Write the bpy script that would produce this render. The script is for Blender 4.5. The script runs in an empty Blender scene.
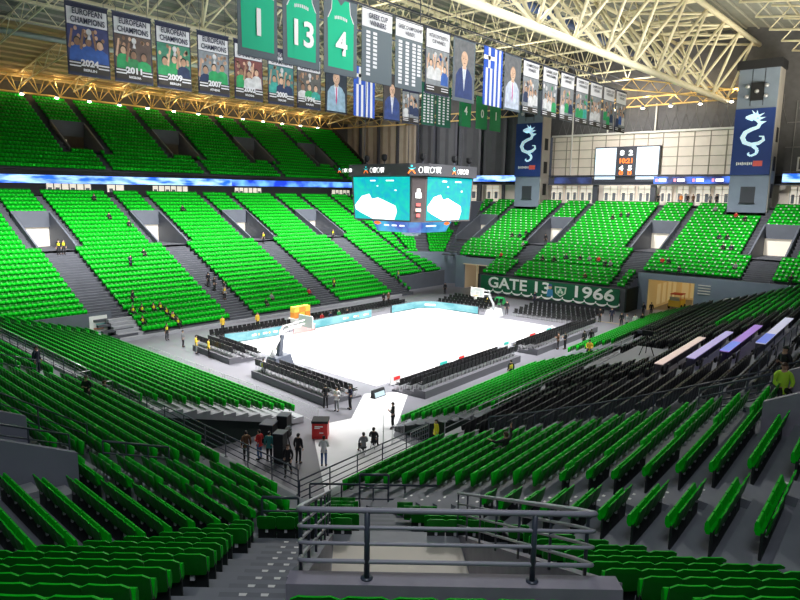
import bpy, bmesh, math, random
import numpy as np
from mathutils import Vector, Matrix
random.seed(7)
SC = bpy.context.scene
COL = SC.collection
PI = math.pi
def R(a): return math.radians(a)
def rot2(a): return np.array([math.cos(R(a)), math.sin(R(a))])

# ------------------------------------------------------------------ camera
CAM = np.array([-51.499, -43.19, 14.7106]); YAW, PITCH, ROLL, FPX = 0.702, 0.1591, 0.0161, 650.9
cF = np.array([math.cos(YAW)*math.cos(PITCH), math.sin(YAW)*math.cos(PITCH), -math.sin(PITCH)])
cR0 = np.array([math.sin(YAW), -math.cos(YAW), 0.0]); cU0 = np.cross(cR0, cF)
cR = cR0*math.cos(ROLL) + cU0*math.sin(ROLL); cU = cU0*math.cos(ROLL) - cR0*math.sin(ROLL)
cd = bpy.data.cameras.new('camera'); cam = bpy.data.objects.new('camera', cd); COL.objects.link(cam)
cd.sensor_fit = 'HORIZONTAL'; cd.sensor_width = 36.0; cd.lens = FPX/800*36; cd.clip_end = 500; cd.clip_start = .05
M = Matrix.Identity(4)
for i in range(3):
    M[i][0] = cR[i]; M[i][1] = cU[i]; M[i][2] = -cF[i]; M[i][3] = CAM[i]
cam.matrix_world = M
SC.camera = cam
def seen_at(x, y, z):
    """depth and frame position of a point, to tell which seats stand nearest in the view"""
    q = np.array([x, y, z]) - CAM; dz = q @ cF
    if dz < .5: return None
    return dz, 400 + FPX*(q @ cR)/dz, 300 - FPX*(q @ cU)/dz

# ------------------------------------------------------------------ materials
MATS = {}
def mat(name, col, rough=.6, metal=0.0, emit=None, estr=0.0, noise=0.0, nscale=6.0, alpha=1.0, spec=.5, bump=0.0):
    if name in MATS: return MATS[name]
    m = bpy.data.materials.new(name); m.use_nodes = True
    nt = m.node_tree; b = nt.nodes['Principled BSDF']
    b.inputs['Base Color'].default_value = (*col, 1); b.inputs['Roughness'].default_value = rough
    b.inputs['Metallic'].default_value = metal
    b.inputs['Specular IOR Level'].default_value = spec
    if alpha < 1: b.inputs['Alpha'].default_value = alpha
    if emit: b.inputs['Emission Color'].default_value = (*emit, 1); b.inputs['Emission Strength'].default_value = estr
    if noise > 0 or bump > 0:
        tc = nt.nodes.new('ShaderNodeTexCoord'); n = nt.nodes.new('ShaderNodeTexNoise')
        n.inputs['Scale'].default_value = nscale; n.inputs['Detail'].default_value = 4
        nt.links.new(tc.outputs['Object'], n.inputs['Vector'])
        if noise > 0:
            r = nt.nodes.new('ShaderNodeMapRange'); r.inputs['To Min'].default_value = 1-noise; r.inputs['To Max'].default_value = 1+noise
            nt.links.new(n.outputs['Fac'], r.inputs['Value'])
            mx = nt.nodes.new('ShaderNodeVectorMath'); mx.operation = 'SCALE'; mx.inputs[0].default_value = col
            nt.links.new(r.outputs['Result'], mx.inputs['Scale']); nt.links.new(mx.outputs['Vector'], b.inputs['Base Color'])
        if bump > 0:
            bp = nt.nodes.new('ShaderNodeBump'); bp.inputs['Strength'].default_value = bump
            nt.links.new(n.outputs['Fac'], bp.inputs['Height']); nt.links.new(bp.outputs['Normal'], b.inputs['Normal'])
    MATS[name] = m; return m

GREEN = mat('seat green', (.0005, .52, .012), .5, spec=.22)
GREEND = mat('seat green shaded', (.0006, .17, .006), .42, spec=.3)  # darker copy of seat green, shade of the seat backs put into colour
BLACK = mat('seat black', (.009, .009, .012), .4, spec=.4)
WHITE = mat('white plastic', (.8, .8, .8), .45)
BRKT = mat('pale bracket', (.62, .62, .66), .45)
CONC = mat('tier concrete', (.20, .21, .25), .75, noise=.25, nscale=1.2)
CONCL = mat('pale tread concrete', (.34, .35, .39), .7, noise=.2, nscale=2)
STAIR = mat('stair concrete', (.15, .16, .195), .7, noise=.2, nscale=2)
PARA = mat('violet grey painted concrete', (.30, .28, .35), .6, noise=.25, nscale=3)
WALLG = mat('grey painted wall', (.11, .125, .16), .6, noise=.15, nscale=1)
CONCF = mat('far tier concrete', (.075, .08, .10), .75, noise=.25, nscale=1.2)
FLOORM = mat('grey floor', (.16, .16, .19), .38, noise=.22, nscale=.35)
GLARE = mat('pale floor glare', (.72, .72, .76), .4, noise=.12, nscale=.6)
COURT = mat('white court', (.9, .9, .9), .3, noise=.02, nscale=.1)
RAIL = mat('dark grey rail paint', (.055, .065, .10), .35, spec=.6)
RAILP = mat('violet grey rail paint', (.33, .32, .40), .35, spec=.6)
RAILW = mat('galvanised rail', (.55, .56, .6), .35, metal=.4)
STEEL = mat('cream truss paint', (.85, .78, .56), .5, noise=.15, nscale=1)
STEELY = mat('truss lamp tint', (.78, .55, .22), .5)  # cream truss with the warm lamp light put into its colour
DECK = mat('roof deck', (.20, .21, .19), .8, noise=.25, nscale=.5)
DECKW = mat('roof deck lamp glow', (.50, .38, .2), .8, noise=.3, nscale=.5)  # same deck with the glow of the edge lamps painted in
DARK = mat('dark void', (.012, .013, .017), .8)
DARKG = mat('dark green skirt', (.008, .02, .018), .8)
CHAIRB = mat('courtside black', (.007, .007, .009), .45)
BEIGE = mat('beige panel', (.86, .78, .71), .6, noise=.12, nscale=.6)
BEIGED = mat('beige seam', (.34, .3, .25), .6)
RIBD = mat('dark ribbed curtain', (.055, .06, .075), .7, noise=.25, nscale=.6)
RIBB = mat('beige ribbed curtain', (.40, .35, .30), .7, noise=.2, nscale=.6)
UPW = mat('dark grey wall mesh', (.10, .10, .11), .7, noise=.3, nscale=1.5)
TOWER = mat('tower concrete', (.19, .24, .32), .7, noise=.15, nscale=.8)
TOWERL = mat('tower pale side', (.36, .34, .32), .7, noise=.15, nscale=.8)
GLOWW = mat('lit doorway', (.8, .75, .66), .5, emit=(1, .9, .74), estr=.32)
GLOWG = mat('lit concourse glazing', (.7, .66, .58), .4, emit=(1, .9, .75), estr=.5)
FRAMEW = mat('white frame', (.75, .74, .72), .5)
FRAMED = mat('dark frame', (.06, .065, .09), .5)
LAMPE = mat('lamp glow', (1, 1, 1), .4, emit=(1, .93, .75), estr=14)
TUBEB = mat('blue duct', (.03, .06, .16), .5)
GLASS = mat('railing glass', (.30, .33, .38), .12, alpha=.13)
ORANGE = mat('orange box', (.95, .35, .05), .5)
YELL = mat('yellow box', (.95, .72, .1), .5)
RED = mat('red panel', (.65, .02, .02), .45)
FBLUE = mat('flag blue', (.02, .09, .52), .7)
FWHITE = mat('flag white', (.8, .8, .82), .7)
NAVY = mat('banner navy', (.006, .035, .20), .6)
INK = mat('ink navy', (.01, .015, .05), .6)
BGREY = mat('banner grey', (.115, .145, .17), .7)
JERSEY = mat('jersey green', (.0, .50, .27), .7)
BGREEN = mat('banner dark green', (.0, .09, .05), .7, noise=.15, nscale=1)
SKIN = mat('skin', (.55, .33, .23), .6)

# ------------------------------------------------------------------ mesh builder
class MB:
    def __init__(s): s.v = []; s.f = []; s.m = []
    def poly(s, pts, mi=0):
        a = len(s.v); s.v += [tuple(map(float, p)) for p in pts]; s.f.append(tuple(range(a, a+len(pts)))); s.m.append(mi)
    def hexa(s, lo, hi, mi=0):
        a = len(s.v); n = len(lo); s.v += [tuple(map(float, p)) for p in list(lo)+list(hi)]
        s.f.append(tuple(range(a+n-1, a-1, -1))); s.m.append(mi); s.f.append(tuple(range(a+n, a+2*n))); s.m.append(mi)
        for i in range(n):
            j = (i+1) % n; s.f.append((a+i, a+j, a+n+j, a+n+i)); s.m.append(mi)
    def box(s, c, size, rz=0.0, mi=0, M=None):
        x, y, z = (q/2 for q in size); pts = []
        ca, sa = math.cos(rz), math.sin(rz)
        for dz in (-z, z):
            for dx, dy in ((-x, -y), (x, -y), (x, y), (-x, y)):
                p = Vector((dx, dy, dz))
                p = (M @ p) if M is not None else Vector((dx*ca-dy*sa, dx*sa+dy*ca, dz))
                pts.append((c[0]+p.x, c[1]+p.y, c[2]+p.z))
        s.hexa(pts[:4], pts[4:], mi)
    def tube(s, pts, r, n=6, mi=0, cap=True):
        pts = [Vector(tuple(map(float, p))) for p in pts]; rs = r if isinstance(r, (list, tuple)) else [r]*len(pts)
        a = len(s.v); k = len(pts)
        up = None
        for i, p in enumerate(pts):
            d = ((pts[min(i+1, k-1)]-p).normalized() + (p-pts[max(i-1, 0)]).normalized())
            if d.length < 1e-6: d = Vector((0, 0, 1))
            d.normalize()
            if up is None: up = Vector((0, 0, 1)) if abs(d.z) < .9 else Vector((1, 0, 0))
            x = d.cross(up)
            if x.length < 1e-4: x = d.cross(Vector((1, .3, 0)))
            x.normalize(); y = x.cross(d).normalized()
            for j in range(n):
                t = 2*PI*j/n; q = p + (x*math.cos(t)+y*math.sin(t))*rs[i]; s.v.append(tuple(q))
        for i in range(k-1):
            for j in range(n):
                j2 = (j+1) % n; s.f.append((a+i*n+j, a+i*n+j2, a+(i+1)*n+j2, a+(i+1)*n+j)); s.m.append(mi)
        if cap:
            s.f.append(tuple(a+j for j in range(n-1, -1, -1))); s.m.append(mi)
            s.f.append(tuple(a+(k-1)*n+j for j in range(n))); s.m.append(mi)
    def lathe(s, c, prof, n=10, mi=0):
        a = len(s.v); k = len(prof)
        for r, z in prof:
            for j in range(n): s.v.append((c[0]+r*math.cos(2*PI*j/n), c[1]+r*math.sin(2*PI*j/n), c[2]+z))
        for i in range(k-1):
            for j in range(n):
                j2 = (j+1) % n; s.f.append((a+i*n+j, a+i*n+j2, a+(i+1)*n+j2, a+(i+1)*n+j)); s.m.append(mi)
        s.f.append(tuple(a+j for j in range(n-1, -1, -1))); s.m.append(mi)
        s.f.append(tuple(a+(k-1)*n+j for j in range(n))); s.m.append(mi)
    def ell(s, c, r, n=8, k=6, mi=0, ztop=1.0, zbot=-1.0):
        prof = []
        for i in range(k+1):
            z = zbot+(ztop-zbot)*i/k; prof.append((max(.02, math.sqrt(max(0, 1-z*z)))*1.0, z))
        a = len(s.v)
        for rr, z in prof:
            for j in range(n): s.v.append((c[0]+r[0]*rr*math.cos(2*PI*j/n), c[1]+r[1]*rr*math.sin(2*PI*j/n), c[2]+r[2]*z))
        for i in range(k):
            for j in range(n):
                j2 = (j+1) % n; s.f.append((a+i*n+j, a+i*n+j2, a+(i+1)*n+j2, a+(i+1)*n+j)); s.m.append(mi)
        s.f.append(tuple(a+j for j in range(n-1, -1, -1))); s.m.append(mi)
        s.f.append(tuple(a+k*n+j for j in range(n))); s.m.append(mi)
    def mesh(s, name, mats, smooth=False):
        me = bpy.data.meshes.new(name); me.from_pydata(s.v, [], s.f)
        for m in (mats if isinstance(mats, (list, tuple)) else [mats]): me.materials.append(m)
        if any(s.m): me.polygons.foreach_set('material_index', s.m)
        if smooth: me.polygons.foreach_set('use_smooth', [True]*len(s.f))
        me.update(); return me
    def build(s, name, mats, parent=None, smooth=False):
        return link(name, s.mesh(name, mats, smooth), parent)
def link(name, me, parent=None):
    o = bpy.data.objects.new(name, me); COL.objects.link(o)
    if parent is not None: o.parent = parent
    return o
def tag(o, label=None, cat=None, group=None, kind=None):
    if label: o['label'] = label
    if cat: o['category'] = cat
    if group: o['group'] = group
    if kind: o['kind'] = kind
    return o
def empty(name, loc=(0, 0, 0), rz=0.0):
    o = bpy.data.objects.new(name, None); COL.objects.link(o); o.location = loc; o.rotation_euler = (0, 0, rz); o.empty_display_size = .2
    return o
def struct(name, mb, mats, label=None, smooth=False):
    o = mb.build(name, mats, None, smooth); o['kind'] = 'structure'
    if label: o['label'] = label
    return o
def children(o): return [c for c in COL.objects if c.parent == o]
def sub(mb, name, mats, part, smooth=False):
    o = mb.build(name, mats, None, smooth); o.parent = part; return o
ORD = ['zeroth', 'first', 'second', 'third', 'fourth', 'fifth', 'sixth', 'seventh', 'eighth', 'ninth', 'tenth', 'eleventh', 'twelfth', 'thirteenth', 'fourteenth', 'fifteenth', 'sixteenth', 'seventeenth', 'eighteenth', 'nineteenth', 'twentieth']
TENS = {2: ('twenty', 'twentieth'), 3: ('thirty', 'thirtieth'), 4: ('forty', 'fortieth'), 5: ('fifty', 'fiftieth')}
def ordw(n):
    if n <= 20: return ORD[n]
    t, u = divmod(n, 10)
    return TENS[t][1] if u == 0 else TENS[t][0]+'-'+ORD[u]
def text_mesh(name, body, size, m, width=None, bold=0.0):
    c = bpy.data.curves.new(name, 'FONT'); c.body = body; c.size = size; c.align_x = 'CENTER'; c.align_y = 'CENTER'; c.offset = bold; c.resolution_u = 3
    t = bpy.data.objects.new(name, c); COL.objects.link(t)
    dg = bpy.context.evaluated_depsgraph_get(); dg.update()
    me = bpy.data.meshes.new_from_object(t.evaluated_get(dg)); me.name = name
    bpy.data.objects.remove(t); bpy.data.curves.remove(c)
    me.materials.clear(); me.materials.append(m)
    if width:
        xs = [v.co.x for v in me.vertices]
        if xs:
            k = width/(max(xs)-min(xs))
            for v in me.vertices: v.co.x *= k
    return me
def text(name, body, size, m, loc, rot, parent=None, width=None, bold=0.0):
    o = link(name, text_mesh(name, body, size, m, width, bold), parent); o.location = loc; o.rotation_euler = rot
    return o
FACE_S = (PI/2, 0, 0)          # reads from the -y side
FACE_W = (PI/2, 0, -PI/2)      # reads from the -x side

# ------------------------------------------------------------------ stands: facets and rows
class Facet:
    def __init__(s, O, t, n): s.O = np.array(O, float); s.t = np.array(t, float); s.n = np.array(n, float)
    def p(s, u, d, z): q = s.O + s.t*u + s.n*d; return (q[0], q[1], z)
    def ud(s, x, y): q = np.array([x, y]) - s.O; return q @ s.t, q @ s.n
def cut(iv, a, b, mn=.45):
    out = []
    for x0, x1 in iv:
        if b <= x0 or a >= x1: out.append((x0, x1)); continue
        if a-x0 > mn: out.append((x0, a))
        if x1-b > mn: out.append((b, x1))
    return out
def val(f, d): return f(d) if callable(f) else f
def tier(name, F, rows, lim, holes=(), mats=None, drop=.0, label=None, z_under=None):
    """stepped concrete: one tread and one riser per row, left open where a vomitory is cut"""
    mb = MB()
    for k, (d, z, run) in enumerate(rows):
        L = lim(k, d); 
        if L is None: continue
        zp = rows[k-1][1] if k and lim(k-1, rows[k-1][0]) is not None else (z-.45 if z_under is None else z_under)
        iv = [L]
        for (a, b, k0, k1) in holes:
            if k0 <= k < k1: iv = cut(iv, val(a, d), val(b, d), .02)
        for a, b in iv:
            L2 = lim(k, d+run)
            a2, b2 = a, b
            if abs(a-L[0]) < 1e-6: a2 = L2[0]
            if abs(b-L[1]) < 1e-6: b2 = L2[1]
            mb.poly([F.p(a, d, z), F.p(b, d, z), F.p(b2, d+run, z), F.p(a2, d+run, z)])
            mb.poly([F.p(a, d, zp-.02), F.p(b, d, zp-.02), F.p(b, d, z), F.p(a, d, z)])
    return struct(name, mb, mats or [CONC], label)
SEATS = {'green': [], 'black': []}      # (x, y, z, heading of the seat front, info)
def seats(F, rows, lim, gaps=(), kind='green', tagf=None, off=.56, pitch=.5, white=False, skip=None):
    for k, (d, z, run) in enumerate(rows):
        L = lim(k, d)
        if L is None: continue
        iv = [(L[0]+.05, L[1]-.05)]
        for (a, b, k0, k1) in gaps:
            if k0 <= k < k1: iv = cut(iv, val(a, d), val(b, d))
        for si, (a, b) in enumerate(iv):
            n = int((b-a)/pitch+1e-6)
            if n < 1: continue
            st = (b-a-n*pitch)/2
            for i in range(n):
                u = a+st+(i+.5)*pitch; x, y, _ = F.p(u, d+run*off, z)
                if skip and skip(u, d): continue
                SEATS[kind].append((x, y, z, math.atan2(-F.n[1], -F.n[0]), (tagf, k, si, i, n, white and (i+k) % 2 == 0)))
def stair(name, F, rows, a, b, k0, k1, label=None, m=None, marks=False):
    """half steps laid in an aisle: a block on every tread"""
    mb = MB()
    for k in range(k0, k1):
        if k+1 >= len(rows): break
        d, z, run = rows[k]; z2 = rows[k+1][1]; h = (z2-z)/2
        for j in range(1, 2):
            d0 = d+run*.5; 
            lo = [F.p(val(a, d0), d0, z), F.p(val(b, d0), d0, z), F.p(val(b, d+run), d+run, z), F.p(val(a, d+run), d+run, z)]
            mb.hexa(lo, [(x, y, z+h) for x, y, _ in lo])
            if marks:
                dm, zm = d+run*.53, z+h+.006
                for du in (-.16, .16):
                    um = (val(a, dm)+val(b, dm))/2+du; mb.poly([F.p(um-.06, dm, zm), F.p(um+.06, dm, zm), F.p(um+.05, dm+.07, zm), F.p(um-.05, dm+.07, zm)], 1)
    return struct(name, mb, [m or STAIR, WHITE], label)

# profile of the near stands: they get steeper with height
def Zp(d): return 3.2+.301*d+.0062*d*d
VC = (-35.3, -26.8)
FS = Facet(VC, rot2(2), rot2(-88)); FW = Facet(VC, rot2(87), rot2(177)); FC = Facet(VC, rot2(-50), rot2(220))
RUN = .82; D0 = 1.50
ROWS_NEAR = [(D0+RUN*k, Zp(D0+RUN*(k+.5)), RUN) for k in range(26)]
hS = math.tan(R((-88-(-140))/2)); hW = math.tan(R((220-177)/2))
ROWS_S = [(D0+RUN*k, Zp(D0+RUN*(k+.5)), RUN) for k in range(-3, 26)]
tp = lambda d: max(0, min(1, d/5.0))
eS = lambda d: d*hS+2.0*tp(d)          # the corner block reaches a little further to the right
eW = lambda d: -d*hW+.6*tp(d)
lowS = lambda d: min(1.1, .75+.3*d) if d < 2 else 1.1-.2*(d-2)      # the slanting second stair
limS = lambda k, d: (max(-.98, -d*hS+1.3*tp(d)) if d < 4 else -d*hS+1.3*tp(d), 70.0)
limW = lambda k, d: (-d*hW-.6*tp(d), 48.0)
limC = lambda k, d: (eW(d), eS(d))

# ---------------- near corner block (rows face the court diagonal)
vl = lambda d: .42+(d-7)*.0743          # inner faces of the corner vomitory
vr = lambda d: 3.72+(d-7)*.0743
tier('corner_tier', FC, ROWS_NEAR, limC, [(lambda d: vl(d)-.1, lambda d: vr(d)+.1, 7, 18)], label='grey concrete steps of the nearest corner stand')
lend = lambda d: -.30-.1*(17.4-d)
stair('corner_stair', FC, ROWS_NEAR, lambda d: lend(d)+.15, lambda d: vl(d)-.4, 7, 22, 'dark stair beside the nearest concrete parapet', marks=True)
stair('corner_stair', FC, ROWS_NEAR, lambda d: 1.05+.06*(d-3.5), lambda d: 2.0+.23*(d-3.5), 0, 7, 'stair going down from the nearest vomitory')
seats(FC, ROWS_NEAR, lambda k, d: (eW(d)+.1, min(lend(d), 99)) if 7 <= k <= 20 else None, tagf='CL')
seats(FC, ROWS_NEAR, lambda k, d: (4.62+.028*d, eS(d)-.1) if 7 <= k <= 20 else None, tagf='CR')
seats(FC, ROWS_NEAR, lambda k, d: (1.0, 4.65) if k in (18, 19) else None, tagf='CP', off=.72)
seats(FC, ROWS_NEAR, lambda k, d: (eW(d)+.1, eS(d)-.1) if 1 <= k < 7 else None, gaps=[(lambda d: .95+.06*(d-3.5), lambda d: 2.1+.23*(d-3.5), 0, 7)], tagf='CF')

# corner vomitory: floor, tapering side walls, parapet
ZF = ROWS_NEAR[7][1]
mb = MB()
mb.poly([FC.p(vl(6.8), 6.8, ZF+.004), FC.p(vr(6.8), 6.8, ZF+.004), FC.p(vr(16.4), 16.4, ZF+.004), FC.p(vl(16.4), 16.4, ZF+.004)])
mb.poly([FC.p(vl(7.5)+.02, 7.5, ZF+.012), FC.p(vr(7.5)-.02, 7.5, ZF+.012), FC.p(vr(16.2)-.02, 16.2, ZF+.012), FC.p(vl(16.2)+.02, 16.2, ZF+.012)], 1)  # inner floor painted beige as if lit from the passage
struct('vomitory_floor', mb, [CONCL, mat('lit passage floor', (.72, .66, .58), .6)], 'floor of the nearest vomitory with inner part painted as lit')
curb = lambda d: Zp(7)+.3+(10.54-Zp(7)-.3)*(d-7)/9.35
mb = MB()
DS = [6.85, 8, 9.5, 11, 12.5, 14, 15.2, 16.35]
for f, sg in ((vl, -1), (vr, 1)):
    for d0, d1 in zip(DS[:-1], DS[1:]):
        i0, i1 = f(d0), f(d1); o0, o1 = f(d0)+sg*.2, f(d1)+sg*.2
        lo = [FC.p(i0, d0, ZF-.3), FC.p(o0, d0, ZF-.3), FC.p(o1, d1, ZF-.3), FC.p(i1, d1, ZF-.3)]
        hi = [FC.p(i0, d0, curb(d0)), FC.p(o0, d0, curb(d0)), FC.p(o1, d1, curb(d1)), FC.p(i1, d1, curb(d1))]
        mb.hexa(lo, hi)
pu0, pu1 = .93, 4.62; DP = -.14
mb.hexa([FC.p(pu0-.03, 16.19, 9.2), FC.p(pu1, 16.19, 9.2), FC.p(pu1, 16.52, 9.2), FC.p(pu0-.03, 16.52, 9.2)],
        [FC.p(pu0, 16.22, 10.54), FC.p(pu1-.04, 16.22, 10.54), FC.p(pu1-.04, 16.48, 10.54), FC.p(pu0, 16.48, 10.54)])
# back wall under the parapet, with the passage going on below the seats
mb.hexa([FC.p(vl(16)-.1, 16.0, ZF+2.5), FC.p(vr(16)+.1, 16.0, ZF+2.5), FC.p(vr(16)+.1, 16.3, ZF+2.5), FC.p(vl(16)-.1, 16.3, ZF+2.5)],
        [FC.p(vl(16)-.1, 16.0, 10.4), FC.p(vr(16)+.1, 16.0, 10.4), FC.p(vr(16)+.1, 16.3, 10.4), FC.p(vl(16)-.1, 16.3, 10.4)])
vp_ = struct('vomitory_parapet', mb, [PARA], 'violet grey concrete parapet around the nearest vomitory')

def arc(pts, i, rad=.12, n=4):
    """rounded corner at pts[i]"""
    a, b, c = (Vector(pts[j]) for j in (i-1, i, i+1))
    u, v = (a-b).normalized(), (c-b).normalized(); p0, p1 = b+u*rad, b+v*rad
    return [tuple((1-t)**2*p0+2*t*(1-t)*b+t*t*p1) for t in [k/n for k in range(n+1)]]
def rounded(pts, rad=.12):
    out = [tuple(pts[0])]
    for i in range(1, len(pts)-1): out += arc(pts, i, rad)
    return out+[tuple(pts[-1])]
# the big guard rail round the vomitory
rail_root = empty('guard_rail', FC.p(2.8, 16.35, 10.54))
tag(rail_root, 'violet grey four-bar pipe railing on the concrete parapet closest to the camera', 'railing')
def add(mb, name, mats, root, smooth=False):
    o = mb.build(name, mats, None, smooth); o.parent = root; o.matrix_parent_inverse = Matrix.Translation(-Vector(root.location)) if root.rotation_euler.z == 0 else (Matrix.Translation(root.location) @ Matrix.Rotation(root.rotation_euler.z, 4, 'Z')).inverted()
    return o
ll = lambda d: vl(d)-.08; lr = lambda d: vr(d)-.05
for h, r in ((.80, .034), (.60, .022), (.41, .022), (.20, .026)):
    pts = []
    for d in (7.0, 8.5, 10, 11.5, 13, 14.5, 15.6): pts.append(FC.p(ll(d), d, curb(d)+h+.38*(1-(d-7)/9.6)*(h/.8)))
    base = [pts[0]]+pts[1:]+[FC.p(1.05, 16.35, 10.54+h), FC.p(4.30, 16.35, 10.54+h)]
    rs = []
    for d in (15.6, 14.5, 13, 11.5, 10, 8.5, 7.0): rs.append(FC.p(lr(d), d, curb(d)+h+.38*(1-(d-7)/9.6)*(h/.8)))
    mb = MB(); mb.tube(rounded(base+rs, .16), r, 8)
    add(mb, 'rail', [RAILP], rail_root, True)
for u in (1.80, 3.62):
    mb = MB(); mb.tube([FC.p(u, 16.35, 10.5), FC.p(u, 16.35, 11.33)], .032, 8); mb.lathe(FC.p(u, 16.35, 10.54), [(.07, 0), (.07, .015)], 10)
    add(mb, 'post', [RAIL], rail_root, True)
for f in (ll, lr):
    for d in (7.1, 8.4, 9.9, 11.4, 13.0, 14.6, 15.9):
        t = min(d, 15.9); mb = MB(); mb.tube([FC.p(f(t), t, curb(t)-.05), FC.p(f(t), t, curb(t)+.8+.38*(1-(t-7)/9.6))], .024, 6)
        add(mb, 'post', [RAIL], rail_root, True)

# ---------------- south stand (right hand side): rows along the touchline
tier('south_tier', FS, ROWS_S, limS, [(3.5, 7.6, 17, 27)], label='grey concrete steps of the stand on the right')
def rowS2(k, d):                  # seats between the first and second stair
    if k >= 22: return None
    return (lowS(d), 7.3 if d < 12.2 else 3.1)
seats(FS, ROWS_S, lambda k, d: (-d*hS+1.45, lowS(d)-1.0) if 6 <= d < 18.5 else None, tagf='S3')
seats(FS, ROWS_S, rowS2, tagf='S2')
stair('south_stair', FS, ROWS_S, lambda d: lowS(d)-.95, lambda d: lowS(d)-.05, 4, 25, 'stair between the second and third blocks on the right', CONC, marks=True)
stair('south_stair', FS, ROWS_S, 7.4, 8.4, 0, 19, 'stair beside the black seats', CONC)
plat = lambda u, d: (23.2 < u < 30.8 and d < 3.9)
def desk_rows(u, d): return 18.6 < u < 29.0 and 4.6 < d < 10.9
seats(FS, ROWS_S, lambda k, d: (8.7, 36.5) if k < 21 else None, gaps=[(17.2, 18.0, 0, 22), (28.4, 29.2, 7, 22)], kind='black', tagf='SB', skip=lambda u, d: plat(u, d) or desk_rows(u, d))
seats(FS, ROWS_S, lambda k, d: (37.2, 62) if k < 6 else None, kind='black', tagf='SBF')
seats(FS, ROWS_S, lambda k, d: (37.2, 62) if 6 <= k < 20 else None, gaps=[(44.5, 45.5, 0, 33), (52.5, 53.5, 0, 33)], tagf='far')
# ---------------- west stand (left hand side)
tier('west_tier', FW, ROWS_NEAR, limW, [(1.3, 5.3, 10, 22)], label='grey concrete steps of the stand on the left')
seats(FW, ROWS_NEAR, lambda k, d: (-d*hW-.5*tp(d), .15) if 2 <= k < 21 else None, tagf='W3')
seats(FW, ROWS_NEAR, lambda k, d: (.15, 3.0) if 1 <= k < 9 else None, tagf='W3')
seats(FW, ROWS_NEAR, lambda k, d: (4.0, 19.6) if 1 <= k < 9 else ((6.6, 19.6) if k < 20 else None), tagf='W2')
seats(FW, ROWS_NEAR, lambda k, d: (21.4, 33.6) if 1 <= k < 20 else None, tagf='W1')
stair('west_stair', FW, ROWS_NEAR, 3.05, 3.95, 0, 10, 'pale stair leading up to the grey box on the left', CONCL)
stair('west_stair', FW, ROWS_NEAR, 19.7, 21.3, 0, 20, 'pale stair across the left stand by the standing man', CONCL)
stair('west_stair', FW, ROWS_NEAR, .3, 1.0, 9, 20, 'pale stair beside the grey box on the left', CONCL)

# vomitory boxes in the two side stands
def vom_box(name, F, ua, ub, k0, k1, rows, label, m, lift=.95, floor_m=None, back=True, glow=None):
    mb = MB(); d0 = rows[k0][0]; d1 = rows[k1][0] if k1 < len(rows) else rows[-1][0]+rows[-1][2]; zf = rows[k0][1]; zt = rows[min(k1, len(rows)-1)][1]
    th = .22
    for u in (ua, ub):
        s = 1 if u == ub else -1
        lo = [F.p(u, d0, zf-.4), F.p(u+s*th, d0, zf-.4), F.p(u+s*th, d1, zf-.4), F.p(u, d1, zf-.4)]
        hi = [F.p(u, d0, zf+lift), F.p(u+s*th, d0, zf+lift), F.p(u+s*th, d1, zt+lift), F.p(u, d1, zt+lift)]
        mb.hexa(lo, hi)
    # lintel and parapet at the back
    lo = [F.p(ua-th, d1-.25, min(zf+2.3, zt)), F.p(ub+th, d1-.25, min(zf+2.3, zt)), F.p(ub+th, d1, min(zf+2.3, zt)), F.p(ua-th, d1, min(zf+2.3, zt))]
    mb.hexa(lo, [(x, y, zt+lift) for x, y, z in lo])
    o = struct(name, mb, [m], label)
    mb = MB(); mb.poly([F.p(ua, d0, zf+.005), F.p(ub, d0, zf+.005), F.p(ub, d1+1.5, zf+.005), F.p(ua, d1+1.5, zf+.005)])
    if glow:
        mb.poly([F.p(ua, d1+.02, zf), F.p(ub, d1+.02, zf), F.p(ub, d1+.02, zf+2.35), F.p(ua, d1+.02, zf+2.35)], 1)
        struct('vomitory_floor', mb, [CONCF, glow], None)
    else: struct('vomitory_floor', mb, [CONC])
vom_box('vomitory_wall', FS, 3.5, 7.6, 17, 25, ROWS_S, 'grey concrete box wall in the right stand, steward behind it', PARA, lift=.85)
vom_box('vomitory_wall', FW, 1.3, 5.3, 9, 20, ROWS_NEAR, 'dark grey concrete box wall in the left stand', mat('box wall', (.26, .27, .34), .6, noise=.15, nscale=1))

# ---------------- retractable lower stands on both near sides
FRW = Facet((-24.4, -12.1), rot2(87), rot2(177)); ROWS_RW = [(.84*k, .42+.245*k, .84) for k in range(13)]
FRS = Facet((-21.6, -17.6), rot2(2), rot2(-88)); ROWS_RS = [(.8*k, .30+.285*k, .8) for k in range(9)]
tier('west_lower_tier', FRW, ROWS_RW, lambda k, d: (0, 46), mats=[CONCL], z_under=0, label='low steps of the retractable stand on the left')
seats(FRW, ROWS_RW, lambda k, d: (0.05, 46), gaps=[(30, 31, 0, 20)], tagf='RW')
tier('south_lower_tier', FRS, ROWS_RS, lambda k, d: (0, 18.5), mats=[CONC], z_under=0, label='low steps of the retractable stand on the right')
seats(FRS, ROWS_RS, lambda k, d: (.1, 18.3), gaps=[], tagf='RS')
tier('south_lower_tier', Facet(FRS.p(24.9, .0, 0)[:2], rot2(2), rot2(-88)), ROWS_RS, lambda k, d: (0, 25), mats=[CONC], z_under=0, label='low steps of the far retractable stand on the right')
seats(Facet(FRS.p(24.9, .0, 0)[:2], rot2(2), rot2(-88)), ROWS_RS, lambda k, d: (.1, 24.9) if k < 6 else None, tagf='RS2')
seats(Facet(FRS.p(24.9, .0, 0)[:2], rot2(2), rot2(-88)), ROWS_RS, lambda k, d: (3.0, 24.9) if k >= 6 else None, kind='black', tagf='SBF')
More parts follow.
